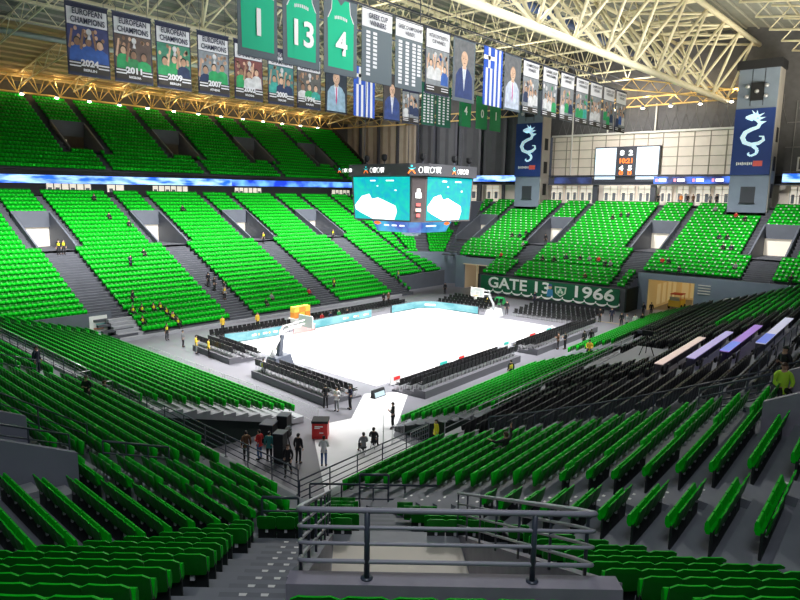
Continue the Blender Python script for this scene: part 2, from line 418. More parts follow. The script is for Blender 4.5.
mb = MB(); FQ = Facet(FRS.p(24.9, .0, 0)[:2], rot2(2), rot2(-88)); mb.poly([FQ.p(25, 0, 0), FQ.p(25, 0, .3), FQ.p(25, 7.2, 2.5), FQ.p(25, 7.2, 0)]); mb.poly([FRS.p(.0, 0, 0), FRS.p(.0, 0, .28), FRS.p(.0, 7.2, 2.5), FRS.p(.0, 7.2, 0)]); struct('stand_skirt', mb, [DARKG], 'dark skirts at the ends of the right retractable stands')
# skirt closing the cut end of the left retractable stand
mb = MB()
for d, z, run in ROWS_RW:
    mb.hexa([FRW.p(-.12, d, max(0, z-.55)), FRW.p(0, d, max(0, z-.55)), FRW.p(0, d+run, max(0, z-.3)), FRW.p(-.12, d+run, max(0, z-.3))], [FRW.p(-.12, d+.0, z), FRW.p(0, d, z), FRW.p(0, d+run, z), FRW.p(-.12, d+run, z)], 1)
mb.poly([FRW.p(.02, 0, 0), FRW.p(.02, 0, .3), FRW.p(.02, 10.9, 3.3), FRW.p(.02, 10.9, 0)], 0)
mb.poly([FRW.p(.02, 10.95, 0), FRW.p(.02, 10.95, 3.3), FRW.p(46, 10.95, 3.3), FRW.p(46, 10.95, 0)], 0)
struct('stand_skirt', mb, [DARKG, CONCL], 'dark green skirt under the end of the left retractable stand')
# front walls of the fixed stands, kerb strips under the fences
mb = MB()
for F, u0, u1, d0, zt, w in ((FW, 1.32, 47, .95, 3.5, 1.0), (FS, -.88, 69, -1.45, 3.06, .5)):
    mb.hexa([F.p(u0, d0, 0), F.p(u1, d0, 0), F.p(u1, d0+.15, 0), F.p(u0, d0+.15, 0)], [F.p(u0, d0, zt), F.p(u1, d0, zt), F.p(u1, d0+.15, zt), F.p(u0, d0+.15, zt)])
    mb.poly([F.p(u0, d0+.1, zt+.01), F.p(u1, d0+.1, zt+.01), F.p(u1, d0+w, zt+.01), F.p(u0, d0+w, zt+.01)])
struct('trim_1', mb, [CONCL], 'pale kerb along the front of the near stands')

# ---------------- north stand (far left), long lower bowl
FN = Facet((0, 18.3), (1, 0), (0, 1)); ROWS_N = [(.85*k, .35+.452*k, .85) for k in range(31)]
VN = [(-37.2, -33.2), (-22.9, -19.0), (-8.7, -4.9), (5.4, 9.4), (19.3, 23.8)]
def limN(k, d):
    a = -46 if k >= 4 else -18.9
    b = 24.3 if k < 4 else (36.2 if d < 8.7 else 33.5+(d-8.7)*math.tan(R(22.5)))
    return (a, b)
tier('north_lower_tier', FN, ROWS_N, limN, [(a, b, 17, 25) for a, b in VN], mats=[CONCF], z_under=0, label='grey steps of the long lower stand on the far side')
gN = []
for a, b in VN:
    gN += [(a+.35, b-.25, 0, 17), (a-.15, b+.1, 17, 25), (a-1.1, a-.1, 17, 31), (b+.05, b+1.05, 17, 31)]
gN += [(31.1, 32.0, 0, 31), (36.3, 37.2, 0, 31)]
seats(FN, ROWS_N, limN, gN, tagf='far')
for i, (a, b) in enumerate(VN):
    nm = ['hidden', 'first', 'second', 'third', 'fourth'][i]
    vom_box('vomitory_wall', FN, a, b, 17, 25, ROWS_N, nm+' entrance recess from the left in the far lower stand' if i else None, WALLG, glow=GLOWW, lift=.6)
    stair('north_stair', FN, ROWS_N, a+.4, b-.3, 0, 17, m=CONCF)
    stair('north_stair', FN, ROWS_N, a-1.05, a-.15, 17, 30, m=CONCF); stair('north_stair', FN, ROWS_N, b+.1, b+1.0, 17, 30, m=CONCF)
# front walls
mb = MB()
mb.hexa([(-46, 21.55, 0), (-20.6, 21.55, 0), (-20.6, 21.7, 0), (-46, 21.7, 0)], [(-46, 21.55, 2.6), (-20.6, 21.55, 2.6), (-20.6, 21.7, 2.6), (-46, 21.7, 2.6)])
mb.hexa([(24.6, 21.5, 0), (36.5, 21.5, 0), (36.5, 21.7, 0), (24.6, 21.7, 0)], [(24.6, 21.5, 2.3), (36.5, 21.5, 2.5), (36.5, 21.7, 2.5), (24.6, 21.7, 2.3)])
struct('wall_north_front', mb, [WALLG], 'grey front wall of the far lower stand')
mb = MB(); mb.box((0, 18.22, .17), (43, .16, .34)); struct('trim_2', mb, [CONCL], 'kerb at the foot of the far lower stand')
# upper tier
FNU = Facet((0, 46.6), (1, 0), (0, 1)); ROWS_U = [(.85*k, 17.3+.573*k, .85) for k in range(19)]
VU = [(-26.5, -22.0), (-11, -6.5), (4.5, 9), (20, 24.3), (35, 39.3)]
limU = lambda k, d: (-46, 47.6+.15*d)
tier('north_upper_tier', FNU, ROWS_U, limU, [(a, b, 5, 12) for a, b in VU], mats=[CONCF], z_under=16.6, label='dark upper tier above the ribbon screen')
gU = [(-18.8, -18.0, 0, 20), (-2.6, -1.8, 0, 20), (12.7, 13.5, 0, 20), (28, 28.8, 0, 20)] * 0
for a, b in VU: gU += [(a-.1, b+.1, 5, 12), (a-1.1, a-.1, 4, 20), (b+.05, b+1.05, 4, 20), (b-1.6, b-.6, 0, 5)]
seats(FNU, ROWS_U, limU, gU, tagf='far')
for i, (a, b) in enumerate(VU):
    vom_box('vomitory_wall', FNU, a, b, 5, 12, ROWS_U, None, WALLG, lift=.45)
    mb = MB(); mb.box((a+1.1, 46.6+.85*12-.4, ROWS_U[5][1]+.95), (1.6, .1, 1.7)); struct('door_%d' % (i+1), mb, [GLOWW])
mb = MB(); mb.hexa([(47.9, 46.6, 16.9), (48.2, 46.6, 16.9), (51, 63.6, 28), (50.7, 63.6, 28)], [(47.9, 46.6, 18.1), (48.2, 46.6, 18.1), (51, 63.6, 29.2), (50.7, 63.6, 29.2)])
struct('trim_3', mb, [DARK], 'dark sloping end of the upper tier')
# concourse behind the lower stand
mb = MB(); mb.poly([(-46, 46.4, 14), (40, 46.4, 14), (40, 46.4, 17.2), (-46, 46.4, 17.2)]); mb.poly([(-46, 46.4, 17.25), (50, 46.4, 17.25), (50, 46.9, 17.3), (-46, 46.9, 17.3)])
struct('wall_north_concourse', mb, [DARK], 'dark concourse wall under the upper tier')
mb = MB(); mb.poly([(-46, 44.6, 13.9), (48, 44.6, 13.9), (48, 47, 13.9), (-46, 47, 13.9)]); struct('concourse_floor', mb, [CONC])
wn = 0
for x0, x1 in ((-16.4, -10.6), (-8.5, -6), (-1.8, 4.0), (12.4, 17.8), (34.0, 38.8)):
    wn += 1; mb = MB()
    mb.box(((x0+x1)/2, 46.32, 15.05), (x1-x0, .1, 1.0))
    n = max(2, int((x1-x0)/.9))
    for j in range(n+1): mb.box((x0+(x1-x0)*j/n, 46.25, 15.05), (.12, .1, 1.05), mi=1)
    for j in range(n):
        if random.random() < .4: mb.box((x0+(x1-x0)*(j+.5)/n, 46.26, 14.8), (.5, .06, .5), mi=2)
    struct('window_%d' % wn, mb, [GLOWG, FRAMED, WALLG], 'lit concourse window under the ribbon screen')
for x in (-19.5, -5.2, 9, 23.5, 29, 40.5):
    pass

# ---------------- east stand (far right) with white number plates on the seats
FE = Facet((36, 0), (0, 1), (1, 0)); ROWS_E = [(.85*k, 5.0+.405*k, .85) for k in range(22)]
VE = [(-39, -35), (-27.4, -23.5), (-12.0, -8.2), (4.7, 8.6), (19.2, 22.6)]
limE = lambda k, d: (-46, 18.6+(d)*math.tan(R(22.5)))
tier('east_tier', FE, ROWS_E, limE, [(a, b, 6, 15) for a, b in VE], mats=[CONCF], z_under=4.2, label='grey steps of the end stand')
gE = [(13.4, 18.3, 18, 22), (-22.6, -17.2, 18, 22)]
for a, b in VE:
    gE += [(a+.4, b-.4, 0, 6), (a-.15, b+.15, 6, 15), (a-1.1, a-.1, 6, 22), (b+.1, b+1.1, 6, 22)]
seats(FE, ROWS_E, limE, gE, tagf='far', white=True)
for i, (a, b) in enumerate(VE):
    vom_box('vomitory_wall', FE, a, b, 6, 15, ROWS_E, None, WALLG, glow=GLOWW, lift=.6)
    stair('east_stair', FE, ROWS_E, a+.45, b-.45, 0, 6, m=CONCF)
ROWS_EL = [(.85*k, 3.05+.36*k, .85) for k in range(5)]
FEL = Facet((31.75, 0), (0, 1), (1, 0))
tier('east_lower_tier', FEL, ROWS_EL, lambda k, d: (-11.3, 11.4), mats=[CONCF], z_under=.2, label='lower steps behind the green banner')
seats(FEL, ROWS_EL, lambda k, d: (-11.1, 11.2), [(-9.9, -8.9, 0, 6), (5.6, 7.0, 0, 6)], tagf='far', white=True)
# east front wall with two tunnels at floor level
mb = MB()
for y0, y1, z0, z1 in ((-46, -18.6, 0, 5.0), (-18.6, -12.7, 4.2, 5.0), (-12.7, -11.3, 0, 5.0), (11.4, 12.2, 0, 5.0), (12.2, 17.0, 3.9, 5.0), (17.0, 18.8, 0, 5.2)):
    mb.box((36.0, (y0+y1)/2, (z0+z1)/2), (.3, y1-y0, z1-z0))
mb.box((34.0, -11.4, 1.55), (4.6, .2, 3.1), mi=1); mb.box((34.0, 11.5, 1.55), (4.6, .2, 3.1), mi=1)
for j in range(4): mb.box((35.8, -19.8, 3.0+.35*j), (.05, 1.5, .14), mi=2)
struct('wall_east_front', mb, [TOWER, DARKG, FRAMEW], 'grey front wall of the end stand')
mb = MB()
mb.box((44, -12.7, 2.1), (16, .2, 4.2)); mb.box((44, -18.6, 2.1), (16, .2, 4.2)); mb.box((50, -15.65, 2.1), (.2, 6, 4.2)); mb.box((43.5, -15.65, 4.25), (15, 6, .1), mi=0)
for j in range(4):
    mb.box((49.8, -13.4-1.25*j, 1.9), (.1, .95, 3.2), mi=1); mb.box((40+2.2*j, -12.84, 1.8), (1.2, .08, 2.8), mi=1)
struct('tunnel_wall', mb, [mat('tunnel yellow glow', (.62, .45, .18), .6, emit=(1, .72, .3), estr=.14), mat('tunnel panel glow', (.75, .62, .32), .6, emit=(1, .8, .4), estr=.2)], 'yellow lit tunnel under the end stand')  # walls and panels glow themselves in place of lamps inside
mb = MB()
mb.box((42, 12.2, 2), (12, .2, 4)); mb.box((42, 17.0, 2), (12, .2, 4)); mb.box((40, 14.6, 2), (.2, 5, 4), mi=1); mb.box((41, 14.6, 3.95), (11, 5, .1)); mb.box((39.6, 15.2, 1.1), (.1, 1.4, 2.2), mi=2); mb.box((36.0, 14.6, 2.0), (.25, .35, 4.0)); 
struct('tunnel_wall', mb, [mat('tunnel beige glow', (.45, .36, .26), .6, emit=(1, .75, .45), estr=.12), WALLG, DARK], 'beige tunnel at the far corner')  # walls glow a little themselves in place of tunnel lamps
# north-east corner facet
FNE = Facet((35.75, 24.75), rot2(-45), rot2(45)); 
ROWS_NE = [(.85*k, 5.0+.42*k, .85) for k in range(22)]
limNE = lambda k, d: (-3.18-d*math.tan(R(22.5)), 3.18+d*math.tan(R(22.5)))
tier('corner_far_tier', FNE, ROWS_NE, limNE, mats=[CONCF], z_under=0, label='steps of the far corner behind the scoreboard')
seats(FNE, ROWS_NE, limNE, [(-1.6, -.8, 0, 22), (-.4-.4, .4, 0, 22), (-6.2, -5.2, 8, 22), (5.0, 6.0, 8, 22)], tagf='far')
mb = MB(); mb.hexa([FNE.p(-5, -.1, 0), FNE.p(5.2, -.1, 0), FNE.p(5.2, .05, 0), FNE.p(-5, .05, 0)], [FNE.p(-5, -.1, 5.4), FNE.p(5.2, -.1, 5.4), FNE.p(5.2, .05, 5.4), FNE.p(-5, .05, 5.4)])
struct('wall_corner_front', mb, [TOWER], 'grey wall under the far corner seats')

# ------------------------------------------------------------------ floor and court
mb = MB(); mb.poly([(-60, -60, 0), (75, -60, 0), (75, 60, 0), (-60, 60, 0)]); struct('floor', mb, [FLOORM], 'grey arena floor around the court')
mb = MB(); mb.hexa([(-15.2, -10.2, 0), (16.2, -9.6, 0), (16.6, 9.7, 0), (-14.4, 9.9, 0)], [(-15.2, -10.2, .04), (16.2, -9.6, .04), (16.6, 9.7, .04), (-14.4, 9.9, .04)])
struct('court_floor', mb, [COURT], 'white glowing basketball court')
mb = MB(); mb.poly([(-31.5, -22, .012), (-24.6, -13.2, .012), (-21.8, -14.0, .012), (-17.3, -10.9, .012), (-14.6, -13.0, .012), (-20.6, -17.0, .012), (-22.4, -18.2, .012), (-23, -22, .012)]); struct('floor_glare', mb, [GLARE], 'pale patch painted as glare on the floor at the near court corner')  # pale sheet standing in for the bright reflection on the floor here
mb = MB(); mb.box((23.6, -12.2, .006), (.12, 4.2, .006)); struct('trim_4', mb, [mat('yellow tape', (.8, .55, .15), .6)], 'yellow tape line on the floor')

# ------------------------------------------------------------------ LED boards
def led_mat(name, c0, c1, scale, strength):
    m = bpy.data.materials.new(name); m.use_nodes = True; nt = m.node_tree; b = nt.nodes['Principled BSDF']
    tc = nt.nodes.new('ShaderNodeTexCoord'); mp = nt.nodes.new('ShaderNodeMapping'); mp.inputs['Scale'].default_value = scale
    n = nt.nodes.new('ShaderNodeTexNoise'); n.inputs['Scale'].default_value = 1; n.inputs['Detail'].default_value = 3
    r = nt.nodes.new('ShaderNodeValToRGB'); r.color_ramp.elements[0].position = .38; r.color_ramp.elements[1].position = .62
    r.color_ramp.elements[0].color = (*c0, 1); r.color_ramp.elements[1].color = (*c1, 1)
    nt.links.new(tc.outputs['Object'], mp.inputs['Vector']); nt.links.new(mp.outputs['Vector'], n.inputs['Vector']); nt.links.new(n.outputs['Fac'], r.inputs['Fac'])
    nt.links.new(r.outputs['Color'], b.inputs['Emission Color']); b.inputs['Emission Strength'].default_value = strength; b.inputs['Base Color'].default_value = (.02, .02, .03, 1)
    return m
LEDC = led_mat('cyan led', (.12, .62, .70), (.35, .85, .90), (.5, .5, 1), .95)
LEDW = mat('led white text', (1, 1, 1), .5, emit=(1, 1, 1), estr=1.1)
def led_board(pts, label, text_=True):
    r = empty('led_board', (*pts[0], 0)); tag(r, label, 'advertising board', 'cyan led boards round the court')
    mb = MB(); mk = MB()
    for p, q in zip(pts[:-1], pts[1:]):
        d = Vector((q[0]-p[0], q[1]-p[1])); nrm = Vector((d.y, -d.x)).normalized()
        if nrm.dot(Vector((0-p[0], 0-p[1]))) < 0: nrm = -nrm
        mk.hexa([(p[0], p[1], .03), (q[0], q[1], .03), (q[0]-nrm.x*.25, q[1]-nrm.y*.25, .03), (p[0]-nrm.x*.25, p[1]-nrm.y*.25, .03)], [(p[0], p[1], 1.0), (q[0], q[1], 1.0), (q[0]-nrm.x*.12, q[1]-nrm.y*.12, 1.0), (p[0]-nrm.x*.12, p[1]-nrm.y*.12, 1.0)])
        e = nrm*.02
        mb.poly([(p[0]+e.x, p[1]+e.y, .08), (q[0]+e.x, q[1]+e.y, .08), (q[0]+e.x, q[1]+e.y, .96), (p[0]+e.x, p[1]+e.y, .96)])
    add(mk, 'housing', [FRAMED], r); add(mb, 'screen', [LEDC], r)
    mo = MB()
    L = [(Vector(p), Vector(q)) for p, q in zip(pts[:-1], pts[1:])]
    p, q = L[len(L)//2]; c = (p+q)/2; d = (q-p).normalized(); nn = Vector((d.y, -d.x)); nn = nn if nn.dot(-c) > 0 else -nn
    for j in range(-1, 2):
        for (w, off, mi) in ((.5, 0, 0), (.16, .55, 1)):
            cc = c+d*(j*(q-p).length*.3+off)+nn*.03
            if ((cc-p).dot(d) > .2) and ((q-cc).dot(d) > .2):
                mo.poly([(cc.x-d.x*w/2, cc.y-d.y*w/2, .42), (cc.x+d.x*w/2, cc.y+d.y*w/2, .42), (cc.x+d.x*w/2, cc.y+d.y*w/2, .60), (cc.x-d.x*w/2, cc.y-d.y*w/2, .60)], mi)
    add(mo, 'lettering', [LEDW, mat('led orange', (1, .4, .1), .5, emit=(1, .4, .1), estr=.8)], r)
led_board([(-14.7, 10.5), (-12.5, 9.9), (-8.2, 9.6)], 'cyan led advertising board at the left end of the far sideline')
led_board([(-4.4, 9.6), (0, 9.75), (5.8, 9.8)], 'long cyan led advertising board in the middle of the far sideline')
led_board([(9.7, 9.9), (14.2, 9.9), (15.6, 9.3), (16.4, 8.0), (16.8, 5), (16.9, 1.7)], 'curved cyan led advertising board bending round the far court corner')
# ribbon screens
RIB = led_mat('ribbon led', (.0, .10, .85), (.45, .75, 1.0), (.3, .3, 1.2), 1.9)
RIB2 = led_mat('ribbon led east', (.004, .01, .10), (.06, .2, .9), (.35, .35, .6), 1.5)
def ribbon(p, q, h, label, m, marks=0):
    r = empty('ribbon_screen', p); tag(r, label, 'screen')
    mb = MB(); d = Vector(q)-Vector(p); n = Vector((d.y, -d.x, 0)).normalized(); n = n if n.dot(Vector((-p[0], -p[1], 0))) > 0 else -n
    P, Q = Vector(p), Vector(q); b = -n*.25
    mb.hexa([P, Q, Q+b, P+b], [v+Vector((0, 0, h)) for v in (P, Q, Q+b, P+b)])
    add(mb, 'housing', [FRAMED], r)
    mb = MB(); e = n*.02; z0, z1 = Vector((0, 0, .06)), Vector((0, 0, h-.06))
    mb.poly([P+e+z0, Q+e+z0, Q+e+z1, P+e+z1]); add(mb, 'screen', [m], r)
    if marks:
        mo = MB(); L = d.length; u = d.normalized()
        for j in range(marks):
            c = P+u*(L*(j+.5)/marks)+n*.04
            for off, w, mi in ((0, L/marks*.4, 0), (-L/marks*.33, .35, 1)):
                a_, b_ = c+u*(off-w/2), c+u*(off+w/2)
                mo.poly([a_+Vector((0, 0, h*.3)), b_+Vector((0, 0, h*.3)), b_+Vector((0, 0, h*.68)), a_+Vector((0, 0, h*.68))], mi)
        add(mo, 'lettering', [LEDW, mat('led pink', (.9, .3, .35), .5, emit=(.95, .3, .4), estr=.9)], r)
ribbon((-46, 46.4, 15.25), (12, 46.4, 15.75), 1.15, 'bright blue white ribbon screen along the upper tier on the left', RIB)
ribbon((12, 46.4, 15.75), (47.8, 46.4, 16.1), 1.1, 'blue ribbon screen under the upper tier left of the scoreboard', led_mat('ribbon led mid', (.0, .03, .5), (.15, .42, 1.0), (.3, .3, .5), 1.8), 0)
ribbon((56, 12.2, 17.2), (56, 5.2, 17.2), 1.2, 'dim dark blue ribbon screen right of the left dragon banner', led_mat('ribbon dim', (.01, .015, .07), (.06, .10, .35), (.4, .4, .4), .8))
ribbon((56, -5.3, 17.2), (56, -16.6, 17.2), 1.2, 'blue ribbon screen with white marks below the beige wall', RIB2, 4)
ribbon((56, 34, 17.6), (56, 18.6, 17.6), 1.2, 'blue white ribbon screen left of the left dragon banner', RIB)
ribbon((56, -23.5, 17.4), (56, -40, 17.4), 1.3, 'bright blue ribbon screen at the right edge of the photo', RIB)

# ------------------------------------------------------------------ courtside chairs in banks
def chair_mesh():
    mb = MB()
    mb.box((0, .02, .44), (.46, .44, .06)); mb.box((0, -.22, .70), (.46, .06, .50), M=Matrix.Rotation(.12, 3, 'X'))
    for x in (-.19, .19):
        for y in (-.17, .2): mb.tube([(x, y, .0), (x, y, .43)], .022, 4, 1)
    mb.box((-.23, 0, .62), (.04, .38, .04)); mb.box((.23, 0, .62), (.04, .38, .04))
    return mb.mesh('courtside_chair', [CHAIRB, BRKT])
ME_CH = chair_mesh(); CH = []
def bank(p0, p1, face, nrow, dep, step, label, n=None, riser=True):
    p0, p1 = np.array(p0), np.array(p1); L = np.linalg.norm(p1-p0); t = (p1-p0)/L; f = rot2(face); n = n or int(L/.55)
    for r in range(nrow):
        for i in range(n):
            q = p0+t*(L*(i+.5)/n)-f*(dep*(r+.5)); CH.append((q[0], q[1], step*r+(.15 if riser else 0), R(face)-PI/2, (label, r, i)))
    if riser:
        mb = MB()
        for r in range(nrow):
            lo = [(*(p0-f*dep*r), 0), (*(p1-f*dep*r), 0), (*(p1-f*dep*(r+1)), 0), (*(p0-f*dep*(r+1)), 0)]
            mb.hexa(lo, [(x, y, step*r+.14) for x, y, z in lo])
        o = mb.build('seat_platform', [mat('platform dark', (.10, .10, .12), .5)]); tag(o, 'low grey platform under the %s' % label, 'platform')
bank((-16.9, -1.6), (-17.9, -11.2), -6, 3, 1.15, .22, 'chair bank behind the near basket')
bank((-14.9, 9.8), (-15.6, 3.0), -6, 3, 1.2, .2, 'chair bank left of the near basket')
bank((-15.3, -11.9), (-.7, -11.4), 92, 3, 1.05, .22, 'left chair bank on the near sideline')
bank((2.5, -11.5), (17.2, -11.0), 92, 3, 1.0, .22, 'right chair bank on the near sideline')
bank((-14.6, 11.6), (-5, 11.3), -90, 2, 1.0, 0, 'far sideline row on the left', None, False)
bank((-3.8, 11.4), (15.2, 11.6), -90, 2, 1.0, 0, 'far sideline row on the right', None, False)
bank((18.4, 9.8), (18.6, 1.9), 180, 4, 1.25, .1, 'chair bank behind the far basket', 13, False)
bank((18.6, -2.0), (18.9, -11.6), 180, 5, 1.25, .1, 'chair bank in front of the green banner', 15, False)
vis = sorted(CH, key=lambda s: seen_at(s[0], s[1], s[2])[0])
for x, y, z, h, (lb, r, i) in vis[:300]:
    o = link('courtside_chair', ME_CH); o.location = (x, y, z); o.rotation_euler = (0, 0, h)
    tag(o, 'black chair, %s row, %s along, %s' % (ordw(r+1), ordw(i+1), lb), 'chair', 'black courtside chairs')
mb = MB(); vv = [tuple(v.co) for v in ME_CH.vertices]; ff = [tuple(p.vertices) for p in ME_CH.polygons]; mm = [p.material_index for p in ME_CH.polygons]
for x, y, z, h, _ in vis[300:]:
    a = len(mb.v); ca, sa = math.cos(h), math.sin(h)
    mb.v += [(vx*ca-vy*sa+x, vx*sa+vy*ca+y, vz+z) for vx, vy, vz in vv]; mb.f += [tuple(i+a for i in f) for f in ff]; mb.m += mm
if len(vis) > 300: tag(mb.build('courtside_chair_rows', [CHAIRB, BRKT]), 'remaining black chairs at the far end of the court', 'chairs', None, 'stuff')

# ------------------------------------------------------------------ baskets
def hoop(x, y, s, label, bm, am=None):
    """s=+1: the basket at +x, leaning back over the court"""
    r = empty('basketball_hoop', (x, y, 0)); tag(r, label, 'basketball hoop', 'basketball hoops')
    mb = MB(); mb.hexa([(x-.6, y-.8, .02), (x+1.4*1, y-.8, .02), (x+1.4, y+.8, .02), (x-.6, y+.8, .02)], [(x-.4, y-.6, .75), (x+1.2, y-.6, .95), (x+1.2, y+.6, .95), (x-.4, y+.6, .75)]); add(mb, 'base', [bm], r)
    if am:
        mb = MB(); mb.hexa([(x+.2, y-.2, .8), (x+.6, y-.2, .8), (x+.6, y+.2, .8), (x+.2, y+.2, .8)], [(x+.5, y-.18, 2.7), (x+.85, y-.18, 2.6), (x+.85, y+.18, 2.6), (x+.5, y+.18, 2.7)]); add(mb, 'pad', [bm], r)
    mb = MB(); mb.tube([(x+s*.3, y, .8), (x+s*.2, y, 1.6), (x-s*1.0, y, 2.9), (x-s*3.3, y, 3.25)], [.16, .14, .11, .09], 8)
    mb.tube([(x+s*.6, y, .9), (x-s*.9, y, 3.35), (x-s*3.3, y, 3.55)], .07, 6); add(mb, 'arm', [am or bm], r, True)
    mb = MB(); mb.box((x-s*3.45, y, 3.42), (.05, 1.8, 1.05)); bb = add(mb, 'backboard', [mat('backboard glass', (.75, .8, .82), .1, alpha=.75)], r)
    mb = MB()
    for (cy, cz, sy, sz) in ((0, 2.92, 1.84, .07), (0, 3.93, 1.84, .07), (-.9, 3.42, .07, 1.05), (.9, 3.42, .07, 1.05), (0, 3.1, .6, .05), (0, 3.55, .6, .05), (-.3, 3.32, .05, .45), (.3, 3.32, .05, .45)): mb.box((x-s*3.48, y+cy, cz), (.06, sy, sz))
    sub(mb, 'backboard_frame', [WHITE], bb)
    mb = MB(); c = (x-s*3.87, y); mb.tube([(c[0]+.23*math.cos(2*PI*k/12), c[1]+.23*math.sin(2*PI*k/12), 3.05) for k in range(13)], .02, 5); rm = add(mb, 'rim', [ORANGE], r)
    mb = MB()
    for k in range(10):
        a0, a1 = 2*PI*k/10, 2*PI*(k+.5)/10
        for aa in (a1, 2*PI*(k-.5)/10): mb.tube([(c[0]+.23*math.cos(a0), c[1]+.23*math.sin(a0), 3.04), (c[0]+.14*math.cos(aa), c[1]+.14*math.sin(aa), 2.62)], .008, 3)
    sub(mb, 'net', [WHITE], rm)
hoop(16.9, -.4, 1, 'white basketball hoop at the far end of the court', mat('hoop pale', (.5, .52, .55), .5))
hoop(-16.6, .3, -1, 'dark padded basketball hoop at the near left end of the court', mat('hoop dark', (.06, .07, .10), .5), WHITE)

# ------------------------------------------------------------------ scoreboard
sb = empty('hanging_scoreboard', (.5, -.6, 11)); tag(sb, 'large cube scoreboard with turquoise screens hanging over centre court', 'scoreboard')
def oct_(a, b, c, z): return [(.5+x, -.6+y, z) for x, y in ((-a, b-c), (-a, -b+c), (-a+c, -b), (a-c, -b), (a, -b+c), (a, b-c), (a-c, b), (-a+c, b))]
mb = MB(); mb.hexa(oct_(5.2, 5.2, 1.3, 16.55), oct_(5.2, 5.2, 1.3, 17.65)); add(mb, 'fascia', [mat('scoreboard grey', (.06, .06, .07), .5)], sb)
mb = MB(); mb.hexa(oct_(4.6, 4.6, .9, 12.25), oct_(4.8, 4.8, .9, 16.55)); add(mb, 'housing', [mat('scoreboard side', (.08, .065, .07), .5)], sb)
mb = MB(); mb.hexa(oct_(2.9, 2.9, .9, 11.15), oct_(3.3, 3.3, .9, 12.2)); add(mb, 'lower_ring', [led_mat('ring led', (.01, .05, .5), (.05, .5, .8), (.4, .4, .4), 1.0)], sb)
mb = MB(); mb.box((.5, -.6, 10.95), (1.4, 1.4, .3)); mb.box((.5, -.6, 10.75), (1.0, 1.0, .2)); add(mb, 'ring_base', [WHITE], sb)
def teal_mat():
    m = bpy.data.materials.new('turquoise screen'); m.use_nodes = True; nt = m.node_tree; b = nt.nodes['Principled BSDF']
    tc = nt.nodes.new('ShaderNodeTexCoord'); n = nt.nodes.new('ShaderNodeTexNoise'); n.inputs['Scale'].default_value = .8; n.inputs['Detail'].default_value = 5; n.inputs['Distortion'].default_value = 1.5
    r = nt.nodes.new('ShaderNodeValToRGB'); r.color_ramp.elements[0].position = .3; r.color_ramp.elements[0].color = (.0, .42, .62, 1); r.color_ramp.elements[1].position = .75; r.color_ramp.elements[1].color = (.0, .70, .50, 1)
    nt.links.new(tc.outputs['Object'], n.inputs['Vector']); nt.links.new(n.outputs['Fac'], r.inputs['Fac']); nt.links.new(r.outputs['Color'], b.inputs['Emission Color']); b.inputs['Emission Strength'].default_value = 1.05
    b.inputs['Base Color'].default_value = (.01, .05, .05, 1); return m
TEAL = teal_mat(); SCW = mat('screen white', (1, 1, 1), .5, emit=(1, 1, 1), estr=1.15); OR_E = mat('screen orange', (1, .2, .03), .5, emit=(1, .22, .04), estr=.9); TL_E = mat('logo teal', (.05, .6, .7), .5, emit=(.05, .6, .7), estr=.8)
def sface(axis):
    """axis 'W': face at -x, 'S': face at -y; local u runs to the viewer's right"""
    if axis == 'W': return lambda u, z, e=.0: (.5-4.71-.2*(z-14.4)/4.3-e-.02, -.6-u, z)
    return lambda u, z, e=.0: (.5+u, -.6-4.71-.2*(z-14.4)/4.3-e-.02, z)
BLOB = [(-3.0, 13.7), (-2.2, 14.6), (-1.3, 14.85), (-1.0, 14.35), (-.3, 14.5), (1.6, 13.75), (1.75, 13.2), (1.45, 12.42), (-.9, 12.42), (-2.2, 12.95), (-2.9, 13.3)]
for ax in ('W', 'S'):
    P_ = sface(ax); mb = MB(); mb.poly([P_(-3.55, 12.4), P_(3.55, 12.4), P_(3.65, 16.45), P_(-3.65, 16.45)]); scr = add(mb, 'screen', [TEAL], sb)
    mb = MB(); mb.poly([P_(u*1.16, z, .03) for u, z in BLOB][::-1])
    for u, z, w in ((-1, 16.1, .7), (1.2, 16.1, 1.0), (1.9, 15.2, .25), (-.4, 15.6, .2)): mb.poly([P_(u-w/2, z-.06, .03), P_(u+w/2, z-.06, .03), P_(u+w/2, z+.06, .03), P_(u-w/2, z+.06, .03)])
    sub(mb, 'screen_picture', [SCW], scr)
def logo(P0, ux, label_scale=1.0):
    """star figure in teal and orange beside the word"""
    mb = MB(); c = Vector(P0); ux = Vector(ux); uz = Vector((0, 0, 1))
    def q(u, z): return tuple(c+ux*u*label_scale+uz*z*label_scale)
    mb.poly([q(-.12, .30), q(.12, .30), q(.12, .52), q(-.12, .52)], 0)
    mb.poly([q(-.5, .25), q(-.12, .12), q(.12, .12), q(.5, .25), q(.12, -.02), q(-.12, -.02)], 0)
    mb.poly([q(-.12, -.02), q(.12, -.02), q(.06, -.18), q(-.06, -.18)], 1)
    mb.poly([q(-.06, -.1), q(-.12, -.22), q(-.34, -.5), q(-.5, -.46), q(-.2, -.02)], 1); mb.poly([q(.06, -.1), q(.2, -.02), q(.5, -.46), q(.34, -.5), q(.12, -.22)], 1)
    return mb
